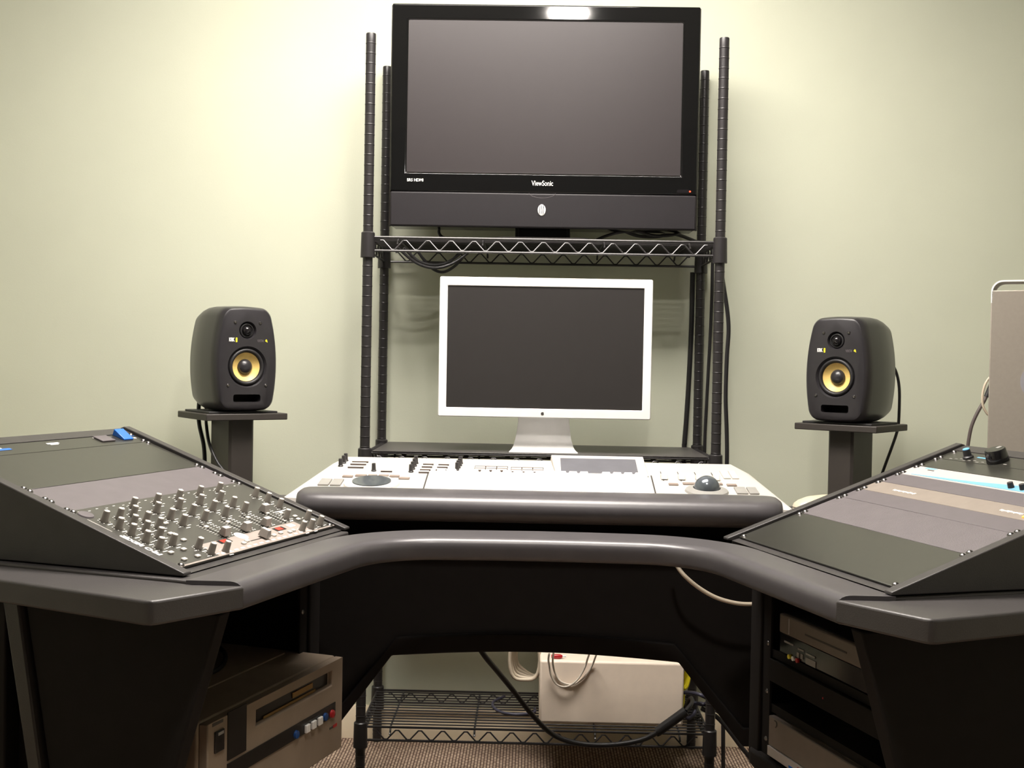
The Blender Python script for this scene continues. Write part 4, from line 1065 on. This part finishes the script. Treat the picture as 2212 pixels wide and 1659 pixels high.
MB().tube([(0.402, 0.008, 0.091), (0.421, 0.040, 0.102), (0.428, 0.10, 0.098), (0.424, 0.15, 0.07), (0.424, 0.2, 0.034)], 0.005, 8, 8).build('tail_cord', M['cable'], ad, angle=80)
cable('black_cable', 'shiny blue-black cables bunched on the bottom shelf behind the right front post', [(0.4178, 3.020, 0.2144), (0.4393, 3.000, 0.2194), (0.4570, 2.980, 0.2196), (0.4769, 2.990, 0.2049), (0.4666, 3.000, 0.1895), (0.4387, 3.000, 0.1937), (0.4195, 2.990, 0.1756), (0.4233, 2.980, 0.1581), (0.4428, 3.000, 0.1669), (0.4514, 3.020, 0.1856), (0.4788, 3.000, 0.1861), (0.5041, 2.990, 0.1739)], 0.0052, M['bluecable'])
cable('black_cable', 'black cord slanting down to the floor right of the bottom shelf', [(0.4608, 3.000, 0.1796), (0.4914, 3.000, 0.1644), (0.5111, 3.000, 0.1490), (0.5409, 3.000, 0.1142), (0.5658, 3.000, 0.0818), (0.5882, 3.000, 0.0554), (0.6156, 3.000, 0.0218), (0.6722, 2.980, 0.0048)], 0.006, M['cable'])
cable('audio_cable', 'dark blue cable curving over the bottom shelf left of the cream metal box', [(-0.06, 3.16, 0.152), (-0.09, 3.10, 0.152), (-0.075, 3.03, 0.152), (-0.03, 3.00, 0.152), (0.02, 3.02, 0.152), (0.024, 3.06, 0.152)], 0.004, M['bluecable'])
cable('desk_cable', 'beige cable sagging under the right half of the padded desk edge', [(0.2913, 2.300, 0.6923), (0.2968, 2.290, 0.6783), (0.3125, 2.280, 0.6592), (0.3406, 2.280, 0.6366), (0.3731, 2.280, 0.6188), (0.4055, 2.280, 0.6093), (0.4349, 2.280, 0.6062), (0.4698, 2.280, 0.6088)], 0.0042, M['beigecable'])
# cables behind the rack
cable('black_cable', 'thin black cord dropping from under the television left side', [(-0.252, 3.06, 1.440), (-0.254, 3.06, 1.420), (-0.240, 3.06, 1.407), (-0.205, 3.06, 1.403), (-0.17, 3.05, 1.3965)], 0.004, M['cable'])
cable('black_cable', 'black cord arcing from television foot to the right under the screen', [(0.160, 3.06, 1.3965), (0.17, 3.06, 1.410), (0.22, 3.06, 1.428), (0.27, 3.06, 1.432), (0.32, 3.06, 1.422), (0.37, 3.06, 1.425), (0.40, 3.07, 1.440)], 0.004, M['cable'])
cable('video_cable', 'thick black cable sagging under the television beside the right rear post', [(0.24, 3.09, 1.437), (0.28, 3.09, 1.424), (0.33, 3.10, 1.424), (0.38, 3.13, 1.435), (0.44, 3.16, 1.42), (0.488, 3.17, 1.40), (0.492, 3.17, 1.34), (0.491, 3.17, 1.20), (0.486, 3.18, 1.0), (0.484, 3.19, 0.86), (0.486, 3.19, 0.70), (0.49, 3.18, 0.3)], 0.005, M['cable'])
cable('video_cable', 'bundle cable strapped along the inside of the right rear post', [(0.447, 3.236, 1.34), (0.447, 3.236, 1.20), (0.443, 3.236, 1.05), (0.438, 3.236, 0.93), (0.434, 3.236, 0.86), (0.434, 3.236, 0.8), (0.44, 3.236, 0.3)], 0.007, M['cable'])
cable('black_cable', 'black cord hanging free outside the right front post of the rack', [(0.488, 3.0, 1.33), (0.497, 3.0, 1.28), (0.507, 3.0, 1.22), (0.511, 3.0, 1.17), (0.508, 3.0, 1.10), (0.507, 3.0, 1.0), (0.512, 3.0, 0.90), (0.514, 3.0, 0.80), (0.515, 3.02, 0.5), (0.53, 3.05, 0.007)], 0.0055, M['cable'])
lp = MB()
for k, (x0, w_, d_) in enumerate(((-0.355, 0.19, 0.030), (-0.34, 0.15, 0.020), (-0.31, 0.13, 0.036))):
    lp.tube([(x0, 2.96 + 0.03 * k, 1.372), (x0 + w_ * 0.25, 2.98 + 0.03 * k, 1.352 - d_ * 0.6), (x0 + w_ * 0.5, 3.0 + 0.03 * k, 1.352 - d_), (x0 + w_ * 0.75, 3.02 + 0.03 * k, 1.352 - d_ * 0.5), (x0 + w_, 3.04 + 0.03 * k, 1.374)], 0.004, 8, 8)
tag(lp.build('cable_bundle', M['cable'], angle=80), 'bundle of black cables drooping under the left half of the upper shelf', 'cable')
